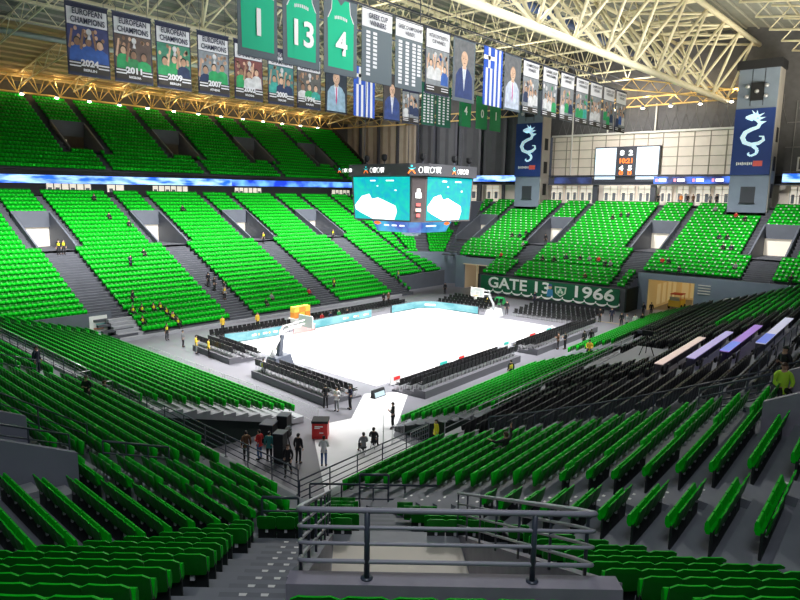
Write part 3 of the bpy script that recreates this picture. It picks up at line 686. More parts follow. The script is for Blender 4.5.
for (P0, ux, rot, k) in [((.5-5.23, .3, 17.1), (0, -1, 0), FACE_W, .82), ((.5-5.23+.7, -.6-5.23+.7, 17.1), (.707, -.707, 0), (PI/2, 0, -PI/4), .95), ((1.0, -.6-5.23, 17.1), (1, 0, 0), FACE_S, .82), ((.5-5.23, 4.1, 17.1), (0, -1, 0), FACE_W, .6)]:
    u = Vector(ux); add(logo(Vector(P0)-u*.75*k+u.cross(Vector((0, 0, 1)))*.05, ux, .8*k), 'emblem', [TL_E, OR_E], sb)
    t = text('lettering', 'οπαπ', 1.1*k, SCW, Vector(P0)+u*1.0*k+u.cross(Vector((0, 0, 1)))*.06, rot, None, 2.2*k, -.012); t.parent = sb; t.matrix_parent_inverse = Matrix.Translation(-sb.location)
# white-red strips on the slim corner face
mb = MB()
for z, h, w, mi in ((15.9, .35, .7, 0), (15.2, .3, .3, 0), (14.75, .5, .55, 0), (13.9, .25, .4, 1), (13.4, .3, .5, 2), (12.9, .3, .35, 1)):
    c = Vector((.5-4.22, -.6-4.22, z)); u = Vector((.707, -.707, 0))*w/2; e = Vector((-.707, -.707, 0))*.12
    mb.poly([c-u+e-Vector((0, 0, h/2)), c+u+e-Vector((0, 0, h/2)), c+u+e+Vector((0, 0, h/2)), c-u+e+Vector((0, 0, h/2))], mi)
add(mb, 'corner_marks', [SCW, mat('screen red', (.8, .1, .1), .5, emit=(.8, .12, .1), estr=.8), mat('screen pink', (.8, .5, .45), .5, emit=(.8, .5, .45), estr=.7)], sb)
mb = MB()
mb.ell((.5-3.2, 1.2, 12.05), (.1, .55, .25), 8, 4); mb.ell((2.2, -.6-3.2, 12.05), (.55, .1, .25), 8, 4)
for q in (0, -1.0, -2.0): mb.box((.5-3.18, q, 11.8), (.06, .6, .14), mi=1); mb.box((.2-q*.0-.9*q*-.6, -.6-3.18, 11.8), (.5, .06, .14), mi=1)
add(mb, 'ring_marks', [OR_E, SCW], sb)
mb = MB()
for x, y in ((-3.5, 3.5), (-3.5, -3.5), (3.5, -3.5), (3.5, 3.5)): mb.tube([(.5+x, -.6+y, 17.6), (.5+x*.9, -.6+y*.9, 33.5)], .035, 5)
add(mb, 'hanging_cable', [RAIL], sb)
for px_, py_ in ((-3.6, 3.0), (-4.3, 0), (-3.4, -4.0), (.8, -4.6), (3.6, -4.4)):
    r = empty('stage_light', (.5+px_, -.6+py_, 17.65)); tag(r, 'small black stage light on the scoreboard top, %s' % {3.0: 'at its left corner', 0: 'left of its middle', -4.0: 'at its near corner', -4.6: 'right of its middle', -4.4: 'at its right corner'}[py_], 'light', 'stage lights on the scoreboard')
    mb = MB(); mb.tube([(.5+px_, -.6+py_, 17.65), (.5+px_, -.6+py_, 18.0)], .06, 6); add(mb, 'yoke', [RAIL], r)
    mb = MB(); mb.lathe((.5+px_, -.6+py_, 17.95), [(.12, 0), (.28, .2), (.28, .55), (.18, .65)], 8); add(mb, 'lamp_head', [DARK], r)

# ------------------------------------------------------------------ hanging banners
PAL = {}
def pm(c, r=.7):
    k = 'print %.2f %.2f %.2f' % c
    return mat(k, c, r, noise=.55, nscale=2.2)
SK = [(.62, .40, .28), (.45, .27, .18), (.25, .14, .09)]
def disc(mb, cx, cz, rx, rz, y, mi, n=12): mb.poly([(cx+rx*math.cos(-2*PI*k/n), y, cz+rz*math.sin(-2*PI*k/n)) for k in range(n)][::-1], mi)
def figure(mb, cx, cz, s, y, skin, cloth, hair, arms=0):
    """flat printed half figure"""
    mb.poly([(cx-.62*s, y, cz-1.5*s), (cx+.62*s, y, cz-1.5*s), (cx+.55*s, y, cz-.5*s), (cx+.2*s, y, cz-.28*s), (cx-.2*s, y, cz-.28*s), (cx-.55*s, y, cz-.5*s)], cloth)
    if arms:
        for sg in (-1, 1):
            if arms == 1 or sg == arms-3: mb.poly([(cx+sg*.5*s, y-.002, cz-.6*s), (cx+sg*.68*s, y-.002, cz-.5*s), (cx+sg*.42*s, y-.002, cz+.9*s), (cx+sg*.26*s, y-.002, cz+.9*s)][::sg], skin)
    disc(mb, cx, cz+.08*s, .27*s, .33*s, y-.003, hair); disc(mb, cx, cz, .23*s, .29*s, y-.006, skin)
def banner(x0, x1, z0, z1, y, label, cloth, group, draw=None, lines=()):
    r = empty('hanging_banner', ((x0+x1)/2, y, z1)); tag(r, label, 'banner', group)
    mb = MB(); mb.box(((x0+x1)/2, y, (z0+z1)/2), (x1-x0, .03, z1-z0)); cl = add(mb, 'banner_cloth', [cloth], r)
    mb = MB(); mb.tube([(x0-.05, y, z1+.03), (x1+.05, y, z1+.03)], .05, 6); add(mb, 'banner_rod', [RAIL], r)
    mb = MB(); mb.tube([(x0, y, z0), (x1, y, z0)], .03, 5); add(mb, 'hem_rod', [RAIL], r)
    for x in (x0+.3, x1-.3): mb = MB(); mb.tube([(x, y, z1), (x, y, z1+3.7)], .018, 4); add(mb, 'hanging_wire', [RAIL], r)
    if draw:
        mb = MB(); mats = draw(mb, (x0+x1)/2, y-.03); 
        if mb.f: sub(mb, 'banner_print', mats, cl)
    for body, size, m, dz, w, b in lines:
        t = text('lettering', body, size, m, ((x0+x1)/2, y-.12, z1+dz), FACE_S, cl, w, b)
    return r
YB, YA, ZB0, ZB1 = 8.2, -8.2, 23.25, 28.4
PAPER = mat('banner paper', (.72, .72, .76), .7)
def draw_champ(seed, bg, crowd):
    def f(mb, cx, y):
        rr = random.Random(seed)
        cols = [PAPER, pm(bg)]+[pm(c) for c in SK]+[pm(c) for c in crowd]+[pm((.03, .025, .02)), pm((.6, .6, .62))]
        nc = len(crowd)
        mb.poly([(cx-1.5, y+.005, 26.85), (cx+1.5, y+.005, 26.85), (cx+1.5, y+.005, 28.05), (cx-1.5, y+.005, 28.05)], 0)
        mb.poly([(cx-1.5, y+.005, 24.3), (cx+1.5, y+.005, 24.3), (cx+1.5, y+.005, 26.8), (cx-1.5, y+.005, 26.8)], 1)
        for k in range(16): disc(mb, cx-1.35+2.7*rr.random(), 25.4+1.25*rr.random(), .13, .16, y, 2+rr.randrange(3), 8)
        for k in range(3):
            s = .88+.2*rr.random(); figure(mb, cx-.85+.85*k, 25.2+.55*rr.random(), s, y-.004-.012*k, 2+rr.randrange(3), 5+rr.randrange(nc), 5+nc, rr.choice((0, 0, 1, 2)))
        disc(mb, cx+.05, 26.45, .2, .24, y-.05, 6+nc)
        mb.poly([(cx-.09, y-.05, 25.9), (cx+.19, y-.05, 25.9), (cx+.1, y-.05, 26.3), (cx, y-.05, 26.3)], 6+nc)
        mb.poly([(cx-1.5, y-.055, 23.45), (cx+1.5, y-.055, 23.45), (cx+1.5, y-.055, 24.25), (cx-1.5, y-.055, 24.25)], 5+nc)
        for z in (23.85, 24.08):
            for sx in (-1, 1): mb.poly([(cx+sx*1.08-.42, y-.06, z), (cx+sx*1.08+.42, y-.06, z), (cx+sx*1.08+.42, y-.06, z+.1), (cx+sx*1.08-.42, y-.06, z+.1)], 0)
        return cols
    return f
GR = (.02, .30, .10); BL = (.03, .10, .38); DB = (.015, .03, .09); WH = (.6, .6, .62); TQ = (.04, .34, .30)
champs = [('2024', 'BERLIN', -29.2, (.04, .05, .16), [BL, GR, BL, WH]), ('2011', 'BARCELONA', -25.65, (.10, .07, .06), [GR, GR, (.03, .22, .08)]), ('2009', 'BERLIN', -22.1, (.05, .22, .14), [DB, GR, WH]), ('2007', 'ATHENS', -18.25, (.22, .25, .28), [DB, WH, GR]), ('2002', 'BOLOGNA', -14.5, (.16, .05, .05), [GR, DB, WH]), ('2000', 'THESSALONIKI', -10.7, (.05, .20, .20), [TQ, TQ, DB]), ('1996', 'PARIS', -7.1, (.10, .10, .10), [WH, GR, TQ])]
for i, (yr, city, x, bg, cr) in enumerate(champs):
    banner(x, x+3.2, ZB0, ZB1, YB, 'tall photo banner reading EUROPEAN CHAMPIONS %s in the left hanging row' % yr, INK, 'champions photo banners', draw_champ(i+3, bg, cr),
           [('EUROPEAN\nCHAMPIONS', .60, INK, -.93, 2.55, .012), (yr, .62, PAPER, -4.25, 1.35, .03), (city, .24, PAPER, -4.75, 1.0, .01)])
def draw_portrait(suit, tie, bg, hair, spec=False, pocket=False):
    def f(mb, cx, y):
        cols = [pm(bg), pm(SK[0]), pm(suit), pm((.68, .72, .8)), pm(tie), pm(hair), pm((.05, .04, .04))]
        mb.poly([(cx-1.5, y+.005, 23.4), (cx+1.5, y+.005, 23.4), (cx+1.5, y+.005, 28.3), (cx-1.5, y+.005, 28.3)], 0)
        mb.poly([(cx-1.35, y, 23.4), (cx+1.35, y, 23.4), (cx+1.25, y, 25.3), (cx+.8, y, 25.85), (cx+.3, y, 26.05), (cx-.3, y, 26.05), (cx-.8, y, 25.85), (cx-1.25, y, 25.3)], 2)
        mb.poly([(cx, y-.004, 24.0), (cx+.33, y-.004, 26.1), (cx-.33, y-.004, 26.1)], 3)
        mb.poly([(cx, y-.008, 24.0), (cx+.1, y-.008, 24.5), (cx+.06, y-.008, 25.85), (cx-.06, y-.008, 25.85), (cx-.1, y-.008, 24.5)], 4)
        mb.poly([(cx-.26, y-.006, 25.9), (cx+.26, y-.006, 25.9), (cx+.26, y-.006, 26.4), (cx-.26, y-.006, 26.4)], 1)
        disc(mb, cx, 26.82, .52, .62, y-.008, 5); disc(mb, cx, 26.72, .47, .62, y-.012, 1, 14)
        for sx in (-.17, .17): disc(mb, cx+sx, 26.78, .07, .035, y-.016, 6, 8)
        mb.poly([(cx-.14, y-.016, 26.38), (cx+.14, y-.016, 26.38), (cx+.14, y-.016, 26.42), (cx-.14, y-.016, 26.42)], 6)
        mb.poly([(cx-.04, y-.016, 26.55), (cx+.06, y-.016, 26.55), (cx, y-.016, 26.75)], 5 if spec else 6)
        return cols
    return f
banner(-3.3, -.1, ZB0, ZB1, YB, 'portrait banner of a man in pale blue suit with pink tie, left row', DARK, None, draw_portrait((.28, .42, .55), (.55, .03, .16), (.02, .03, .05), (.25, .25, .27)))
def draw_flag(mb, cx, y):
    w, z0, z1 = 3.3, 23.25, 28.45; x0 = cx-w/2; s = w/9
    for i in range(9): mb.poly([(x0+i*s, y, z0), (x0+(i+1)*s, y, z0), (x0+(i+1)*s, y, z1), (x0+i*s, y, z1)], 0 if i % 2 == 0 else 1)
    mb.poly([(x0, y-.005, z1-5*s), (x0+5*s, y-.005, z1-5*s), (x0+5*s, y-.005, z1), (x0, y-.005, z1)], 0)
    mb.poly([(x0+2*s, y-.01, z1-5*s), (x0+3*s, y-.01, z1-5*s), (x0+3*s, y-.01, z1), (x0+2*s, y-.01, z1)], 1)
    mb.poly([(x0, y-.01, z1-3*s), (x0+5*s, y-.01, z1-3*s), (x0+5*s, y-.01, z1-2*s), (x0, y-.01, z1-2*s)], 1)
    return [FBLUE, FWHITE]
banner(.9, 4.3, ZB0, ZB1+.1, YB, 'blue and white striped flag hung vertically, half hidden behind the grey list banner', FBLUE, 'striped flags', draw_flag)
banner(5.7, 8.8, ZB0, ZB1, YB, 'portrait banner of a man in navy suit and open shirt, left row', DARK, None, draw_portrait((.03, .06, .22), (.6, .62, .7), (.06, .05, .05), (.06, .04, .03)))
def draw_team(seed, head=True, crowd=(WH, BL, GR)):
    def f(mb, cx, y):
        rr = random.Random(seed); cols = [PAPER, pm((.22, .24, .26))]+[pm(c) for c in SK]+[pm(c) for c in crowd]+[pm((.03, .025, .02))]; nc = len(crowd)
        if head: mb.poly([(cx-1.6, y+.005, 26.9), (cx+1.6, y+.005, 26.9), (cx+1.6, y+.005, 28.35), (cx-1.6, y+.005, 28.35)], 0)
        mb.poly([(cx-1.6, y+.005, 23.9), (cx+1.6, y+.005, 23.9), (cx+1.6, y+.005, 26.85), (cx-1.6, y+.005, 26.85)], 1)
        for k in range(10): disc(mb, cx-1.4+2.8*rr.random(), 25.3+1.3*rr.random(), .2, .24, y, 2+rr.randrange(3+nc), 8)
        for k in range(3): figure(mb, cx-.95+.95*k, 25.2+.5*rr.random(), .85, y-.004-.004*k, 2+rr.randrange(3), 5+rr.randrange(nc), 5+nc, rr.choice((0, 1, 2, 0)))
        mb.poly([(cx-1.6, y-.03, 23.35), (cx+1.6, y-.03, 23.35), (cx+1.6, y-.03, 23.95), (cx-1.6, y-.03, 23.95)], 5+nc)
        for z in (23.55, 23.75):
            for sx in (-1, 1): mb.poly([(cx+sx*1.0-.5, y-.035, z), (cx+sx*1.0+.5, y-.035, z), (cx+sx*1.0+.5, y-.035, z+.08), (cx+sx*1.0-.5, y-.035, z+.08)], 0)
        return cols
    return f
banner(9.1, 12.3, ZB0, ZB1, YB, 'team photo banner under the championship list banner, left row', INK, None, draw_team(21, False, (WH, DB, WH)))
def draw_list(cols_x, rows, z0, z1, head=None):
    def f(mb, cx, y):
        if head: mb.poly([(cx-1.68, y, 28.4-head), (cx+1.68, y, 28.4-head), (cx+1.68, y, 28.4), (cx-1.68, y, 28.4)], 0)
        for j, (x, n) in enumerate(cols_x):
            for i in range(n):
                z = z1-(z1-z0)*i/(rows-1); mb.poly([(cx+x-.22, y, z-.1), (cx+x+.22, y, z-.1), (cx+x+.22, y, z+.1), (cx+x-.22, y, z+.1)], 0)
        return [PAPER]
    return f
banner(12.7, 15.4, 23.4, ZB1, YB, 'dark green list banner with white year plates beside the team photo', BGREEN, 'dark green list banners', draw_list([(-.75, 11), (.0, 11), (.75, 11)], 11, 23.8, 27.2))
banner(15.7, 18.8, 23.4, ZB1, YB, 'dark green list banner with white year plates beside the green jersey 4', BGREEN, 'dark green list banners', draw_list([(-.9, 11), (.0, 11), (.9, 9)], 11, 23.8, 27.2))
def draw_jersey(col):
    def f(mb, cx, y):
        mb.poly([(cx-1.25, y, 23.65), (cx+1.25, y, 23.65), (cx+1.3, y, 26.9), (cx+.95, y, 27.5), (cx+.85, y, 28.3), (cx+.4, y, 28.3), (cx, y, 27.9), (cx-.4, y, 28.3), (cx-.85, y, 28.3), (cx-.95, y, 27.5), (cx-1.3, y, 26.9)], 0)
        for sx in (-1, 1):
            mb.poly([(cx+sx*1.32, y-.005, 26.9), (cx+sx*.98, y-.005, 27.5), (cx+sx*.88, y-.005, 28.3), (cx+sx*.82, y-.005, 28.3), (cx+sx*.9, y-.005, 27.5), (cx+sx*1.22, y-.005, 26.9)][::-sx], 1)
        for k in range(8): mb.poly([(cx-.62+.16*k, y-.006, 26.98+.006*(k-3.5)**2*-1), (cx-.52+.16*k, y-.006, 26.98-.006*(k-3.5)**2), (cx-.52+.16*k, y-.006, 27.2-.006*(k-3.5)**2), (cx-.62+.16*k, y-.006, 27.2-.006*(k-3.5)**2)], 1)
        return [col, PAPER]
    return f
JW = mat('jersey white', (.95, .95, .95), .7)
for num, x, x2, nm in (('1', -26.0, -22.9, 'leftmost'), ('13', -22.45, -19.2, 'middle'), ('4', -18.8, -15.5, 'third')):
    banner(x, x2, 23.2, 28.4, YA, 'retired green jersey banner with white number %s on grey, front row' % num, BGREY, 'large green jersey banners', draw_jersey(JERSEY), [(num, 2.25, JW, -3.15, None, .06)])
for num, x, x2 in (('4', 20.7, 23.4), ('0', 24.6, 27.4), ('1', 28.1, 30.9)):
    banner(x, x2, 23.9, 28.2, YB, 'small distant green jersey banner with number %s beyond the portraits' % num, mat('jersey far', (.0, .22, .07), .7), 'distant green jersey banners', None, [(num, 1.5, JW, -2.3, None, .04)])
banner(-15.0, -11.6, 23.15, 28.3, YA, 'grey list banner headed GREEK CUP WINNERS with two columns of plates', BGREY, None, draw_list([(-1.0, 11), (-.25, 9)], 11, 23.7, 26.7, 1.35), [('GREEK CUP\nWINNERS', .5, INK, -.7, 2.1, .01)])
banner(-11.2, -7.8, 23.15, 28.3, YA, 'grey list banner headed GREEK CHAMPIONSHIP WINNERS with three columns of plates', BGREY, None, draw_list([(-1.1, 12), (-.25, 12), (.6, 12), (1.25, 9)], 12, 23.6, 26.7, 1.35), [('GREEK CHAMPIONSHIP\nWINNERS', .42, INK, -.7, 2.9, .005)])
banner(-7.4, -4.0, 23.2, 28.4, YA, 'photo banner headed INTERCONTINENTAL CUP WINNERS next to the grey list banner', INK, None, draw_team(5, True, (WH, WH, BL)), [('INTERCONTINENTAL\nCUP WINNERS', .42, INK, -.75, 2.7, .005)])
banner(-3.5, -.1, 23.1, 28.4, YA, 'large portrait banner of a bald man in blue suit, left of the flag', BGREY, None, draw_portrait((.025, .045, .16), (.5, .55, .62), (.13, .135, .15), (.58, .40, .30), True))
banner(1.3, 4.6, 23.3, 28.5, YA, 'blue and white striped flag hung vertically between two portrait banners', FBLUE, 'striped flags', draw_flag)
banner(4.95, 8.1, 23.2, 28.4, YA, 'portrait banner of a man in pale shirt and pink tie, right of the flag', BGREY, None, draw_portrait((.50, .55, .68), (.5, .05, .25), (.13, .135, .15), (.3, .2, .16)))
for i, (x, x2) in enumerate(((8.5, 11.8), (12.6, 16.0), (16.7, 20.0), (20.5, 23.8), (24.4, 27.6), (28.2, 31.5), (32.0, 35.4))):
    banner(x, x2, 23.35, 28.5, YA, '%s white topped team photo banner right of the pale shirt portrait' % ordw(i+1), INK, 'white topped photo banners', draw_team(40+i, True, [(WH, WH, DB), (GR, WH, WH), (DB, WH, GR), (GR, WH, TQ), (WH, GR, DB), (GR, GR, DB), (BL, DB, WH)][i]), [(['CHAMPIONSHIP', 'GREEK CUP'][i % 2]+'\nWINNERS', .42, INK, -.75, 2.5, .005)])

# ------------------------------------------------------------------ towers with dragon banners
def tower(y0, y1, label, blabel):
    mb = MB(); yc = (y0+y1)/2
    mb.box((54.5, yc, 16.5), (3.0, y1-y0, 33.0)); mb.box((54.5, yc, 33.6), (3.6, y1-y0+.6, 1.2), mi=2)
    mb.box((54.6, y0-.06, 22), (2.9, .12, 22), mi=1)
    for z in (16.2, 20.0, 24.0): mb.box((54.6, y0-.14, z), (1.2, .06, 2.0), mi=2)
    mb.box((52.96, yc, 15.6), (.08, 1.9, 2.3), mi=3); mb.box((52.9, yc, 14.4), (.2, 2.1, .1), mi=2)
    for q in (-.8, .8): mb.box((52.97, yc+q, 30.5), (.06, .06, 5), mi=2)
    struct('tower_pillar', mb, [TOWER, TOWERL, DARK, mat('tower window', (.04, .045, .06), .4)], label)
    r = empty('dragon_banner', (52.9, yc, 28)); tag(r, blabel, 'banner', 'blue dragon banners')
    mb = MB(); mb.box((52.86, yc, 23.0), (.1, 5.1, 9.2)); add(mb, 'banner_cloth', [NAVY], r)
    mb = MB(); x = 52.78
    S = [(-.2, 26.1, .28), (.25, 25.9, .36), (.6, 25.45, .42), (.4, 24.95, .44), (-.2, 24.7, .46), (-.75, 24.35, .50), (-1.0, 23.7, .52), (-.75, 23.05, .5), (-.1, 22.75, .48), (.6, 22.9, .44), (1.05, 23.3, .34), (1.0, 23.75, .24), (.6, 23.8, .12)]
    pts = [(u, z) for u, z, w in S]
    L_, R_ = [], []
    for i, (u, z, w) in enumerate(S):
        a, b = S[max(0, i-1)], S[min(len(S)-1, i+1)]; d = Vector((b[0]-a[0], b[1]-a[1])).normalized(); nx, nz = -d.y, d.x
        L_.append((u+nx*w/2, z+nz*w/2)); R_.append((u-nx*w/2, z-nz*w/2))
    P3 = lambda q: (x, yc-q[0]*1.32, 24.3+(q[1]-24.3)*1.08)
    for i in range(len(S)-1): mb.poly([P3(L_[i]), P3(R_[i]), P3(R_[i+1]), P3(L_[i+1])])
    T = [(.1, 22.6, .42), (.55, 22.1, .34), (.5, 21.6, .3), (0, 21.3, .26), (-.35, 21.5, .2), (-.2, 21.75, .12)]
    for i in range(len(T)-1):
        a, b = T[i], T[i+1]; d = Vector((b[0]-a[0], b[1]-a[1])).normalized(); n = (-d.y, d.x)
        mb.poly([P3((a[0]+n[0]*a[2]/2, a[1]+n[1]*a[2]/2)), P3((a[0]-n[0]*a[2]/2, a[1]-n[1]*a[2]/2)), P3((b[0]-n[0]*b[2]/2, b[1]-n[1]*b[2]/2)), P3((b[0]+n[0]*b[2]/2, b[1]+n[1]*b[2]/2))])
    # head: muzzle, jaw, horns and mane
    for q in ([(-.9, 26.15), (-.2, 25.85), (.35, 26.2), (.3, 26.7), (-.3, 26.65), (-.85, 26.4)], [(-.8, 26.05), (-.2, 25.75), (-.1, 25.9), (-.5, 26.1)], [(-.1, 26.6), (.3, 26.5), (-.35, 27.2)], [(.1, 26.6), (.4, 26.4), (.2, 27.15)], [(.3, 26.5), (.35, 26.1), (.95, 26.75)], [(.35, 26.2), (.45, 25.8), (1.1, 26.2)], [(.6, 25.7), (.75, 25.3), (1.2, 25.65)]): mb.poly([P3(p) for p in q])
    add(mb, 'dragon_emblem', [mat('dragon white glow', (.70, .88, .98), .5, emit=(.5, .82, 1), estr=.5)], r)  # emblem print is given a faint glow of its own
    mb = MB(); mb.box((52.79, yc-.95, 20.0), (.03, 1.2, .75)); add(mb, 'red_patch', [mat('patch red', (.8, .12, .10), .5)], r)
    mb = MB()
    for k in range(9): mb.box((52.79, yc+1.75-.24*k, 20.0), (.03, .15, .34 if k % 3 else .45))
    add(mb, 'lettering', [JW], r)
    # speaker cluster on the tower face
    r = empty('floodlight_cluster', (52.9, yc, 30)); tag(r, 'black lamp cluster on the tower above the %s dragon banner' % ('right' if y0 < 0 else 'left'), 'lights', 'lamp clusters on the towers')
    mb = MB(); mb.box((52.8, yc, 29.9), (.4, 1.6, 2.4)); add(mb, 'bracket', [DARK], r)
    for a, b in ((-1.2, 29.2), (1.2, 29.2), (-1.2, 30.6), (1.2, 30.6), (0, 29.9)):
        mb = MB(); mb.ell((52.5, yc+a, b), (.3, .3, .3), 8, 6); add(mb, 'lamp_head', [RAILW], r, True)
tower(-22.4, -17.3, 'grey tower pillar carrying the right dragon banner', 'blue banner with white dragon on the right tower')
tower(13.5, 18.4, 'grey tower pillar carrying the left dragon banner', 'blue banner with white dragon on the left tower, beside the scoreboard')

# ------------------------------------------------------------------ east wall, concourse, screen
mb = MB()
mb.box((58.3, -2, 21.8), (.2, 32, 7.2))
for k in range(14): mb.box((58.16, 13.6-2.4*k, 21.8), (.1, .14, 7.2), mi=1)
for z in (18.6, 20.1, 21.6, 23.1, 24.6, 25.4): mb.box((58.16, -2, z), (.1, 32, .1), mi=1)
mb.box((58.0, -2, 25.6), (.5, 32, .3), mi=2)
struct('wall_east', mb, [BEIGE, BEIGED, FRAMEW], 'beige panelled wall at the far end')
mb = MB(); mb.box((58.6, -5, 32.8), (.2, 136, 14.6)); mb.box((58.5, -45, 22), (.2, 46, 10))
for k in range(24):
    y0 = 13-1.5*k
    mb.tube([(58.3, y0, 25.8), (58.3, y0-.75, 28.2), (58.3, y0-1.5, 25.8)], .035, 4, 1); mb.tube([(58.3, y0-.75, 28.2), (58.3, y0-.75, 30)], .03, 4, 1)
for k in range(10): mb.box((58.3, -24-2.5*k, 23), (.1, .1, 12), mi=1)
for z in (19, 22.5, 26): mb.box((58.3, -46, z), (.1, 46, .1), mi=1)
mb.box((58.3, -25.4, 20.1), (.1, 1.3, 2.0), mi=2); mb.box((58.2, -25.4, 20.1), (.1, .8, 1.5), mi=3)
struct('wall_east_upper', mb, [UPW, mat('wall mesh line', (.22, .22, .23), .6), FRAMEW, UPW], 'dark grey meshed upper wall')
for i, (y, z0, z1) in enumerate(((3.8, 25.5, 30), (-4.2, 25.5, 30), (10.2, 18.5, 30))):
    mb = MB(); mb.tube([(58.0, y, z0), (58.0, y, z1)], .14, 6); struct('trim_%d' % (10+i), mb, [FRAMEW])
def ribs(name, y0, y1, m, label):
    mb = MB(); n = int((y1-y0)/1.1); pts = []
    for k in range(n+1): pts.append((58.3-(.35 if k % 2 else 0), y0+(y1-y0)*k/n))
    for (xa, ya), (xb, yb) in zip(pts[:-1], pts[1:]): mb.poly([(xa, ya, 14), (xb, yb, 14), (xb, yb, 31), (xa, ya, 31)])
    for k in range(0, n, 5): mb.box((57.7, pts[k][1], 22.5), (.5, .5, 17), mi=1)
    struct(name, mb, [m, FRAMED], label)
ribs('wall_northeast', 18, 45, RIBD, 'dark ribbed curtain wall behind the scoreboard')
ribs('wall_northeast_beige', 45, 75, RIBB, 'beige ribbed curtain wall beside the upper tier')
mb = MB(); mb.box((57.0, 0, 13.85), (4, 96, .1)); mb.box((56.2, 0, 17.1), (.8, 96, .16), mi=1); mb.box((57.6, 0, 18.6), (1.6, 92, .2), mi=1)
struct('concourse_floor_east', mb, [CONC, FRAMED])
wn = 20
for y0, y1 in ((13.4, 11.2), (10.6, 8.4), (7.9, 5.6), (3.6, 1.2), (.6, -1.8), (-2.4, -4.4), (-6.0, -7.8), (-8.6, -10.4), (-11.4, -13.6), (-14.2, -16.4), (-24.4, -26.2), (-27, -29.4), (24.5, 27.4), (29.5, 33.2)):
    wn += 1; mb = MB(); yc = (y0+y1)/2; w = abs(y1-y0)
    mb.box((57.6, yc, 15.4), (.08, w, 2.9))
    for k in range(3): mb.box((57.52, yc-w/2+w*k/2, 15.4), (.1, .14, 3.0), mi=1)
    for z in (14.2, 15.5, 16.4): mb.box((57.52, yc, z), (.1, w, .1), mi=1)
    for q in (-.28, .28): mb.box((57.5, yc+q*w, 15.1), (.06, w*.22, 1.3), mi=2)
    struct('window_%d' % wn, mb, [GLOWG, FRAMEW, mat('dim pane', (.2, .22, .26), .2)], 'white framed concourse doors at the far end')
mb = MB(); mb.box((58.0, 0, 15.5), (.2, 96, 3.4)); struct('wall_concourse_east', mb, [BEIGE])
for i, y in enumerate((4.6, -5.2, -17.0, 34.0, 28.4)):
    mb = MB(); mb.box((56.6, y, 15.5), (.7, .8, 3.3)); struct('concourse_pillar', mb, [FRAMED])
r = empty('wall_screen', (57.8, 0, 17.7)); tag(r, 'wide white wall screen with red score digits at the far end', 'screen')
mb = MB(); mb.box((57.7, 0, 20.5), (.5, 11.0, 5.8)); add(mb, 'housing', [FRAMED], r)
for s in (-1, 1):
    mb = MB(); mb.box((57.42, s*3.55, 20.6), (.06, 3.6, 5.2))
    add(mb, 'screen', [mat('pale screen', (.6, .7, .8), .4, emit=(.72, .87, 1.0), estr=.95)], r)
    mb = MB()
    for k in range(11): mb.box((57.38, s*3.55+.0, 18.4+.44*k), (.03, 3.4 if k % 2 else 3.0, .05))
    add(mb, 'screen_lines', [mat('screen line', (.2, .4, .6), .5, emit=(.3, .55, .85), estr=.5)], r)
for body, z, m in (('8  2', 22.3, SCW), ('10:21', 21.0, OR_E), ('4  5', 19.8, SCW), ('0  0', 19.0, OR_E)):
    t = text('lettering', body, 1.1, m, (57.38, 0, z), FACE_W, None, 2.2, .05); t.parent = r; t.matrix_parent_inverse = Matrix.Translation(-r.location)
# closing walls
mb = MB(); mb.poly([(-60, 66, 0), (60, 66, 0), (60, 66, 32), (-60, 66, 32)]); struct('wall_north', mb, [UPW])
mb = MB(); mb.poly([(59, -75, 0), (59, -10, 0), (59, -10, 14), (59, -75, 14)]); struct('wall_east_lower', mb, [UPW])

# ------------------------------------------------------------------ green end banner
r = empty('end_banner', (31.6, 0, 2.9)); tag(r, 'long green banner reading GATE 13 1966 along the end stand', 'banner')
def ybp(y, z, e=0): return (31.62-e, y, z)
mb = MB(); mb.box((31.66, .2, 1.75), (.06, 21.6, 2.5)); add(mb, 'banner_cloth', [mat('end banner green', (.0, .115, .05), .7, noise=.2, nscale=.5)], r)
for body, yc, w in (('GATE', 6.4, 6.6), ('13', .8, 2.4), ('1966', -6.9, 5.6)):
    t = text('lettering', body, 2.2, JW, (31.58, yc, 2.0), FACE_W, None, w, .05); t.parent = r; t.matrix_parent_inverse = Matrix.Translation(-r.location)
mb = MB()
for k in range(13):
    y = 9.6-1.62*k
    for j in range(8):
        a0, a1 = PI*j/8, PI*(j+1)/8
        q = lambda a, rr: (31.58, y-.78*math.cos(a)*-1, .98-rr*math.sin(a))
        mb.poly([q(a0, .22), q(a0, .5), q(a1, .5), q(a1, .22)])
    mb.box((31.58, y-.81, .95), (.03, .16, .3))
add(mb, 'bunting', [JW], r)
mb = MB(); disc2 = lambda cy, cz, ry, rz, x, mi, n=14: mb.poly([(x, cy+ry*math.cos(2*PI*k/n), cz+rz*math.sin(2*PI*k/n)) for k in range(n)], mi)
mb.poly([(31.57, -1.3, 2.5), (31.57, -3.1, 2.5), (31.57, -3.0, 1.6), (31.57, -2.2, 1.05), (31.57, -1.4, 1.6)], 0)
mb.poly([(31.56, -1.5, 2.35), (31.56, -2.9, 2.35), (31.56, -2.8, 1.65), (31.56, -2.2, 1.25), (31.56, -1.6, 1.65)], 1)
for cy, cz in ((-2.2, 2.1), (-2.45, 1.75), (-1.95, 1.75)): disc2(cy, cz, .2, .22, 31.55, 0)
add(mb, 'shield_emblem', [mat('emblem pale', (.62, .72, .62), .7), mat('emblem green', (.0, .2, .08), .7)], r)
mb = MB()
mb.poly([(31.57, -.1, .95), (31.57, -1.15, .95), (31.57, -1.0, 2.0), (31.57, -.25, 2.0)], 0); disc2(-.62, 2.3, .27, .3, 31.56, 1); mb.poly([(31.55, -.3, 2.42), (31.55, -.95, 2.42), (31.55, -.85, 2.75), (31.55, -.4, 2.75)], 2)
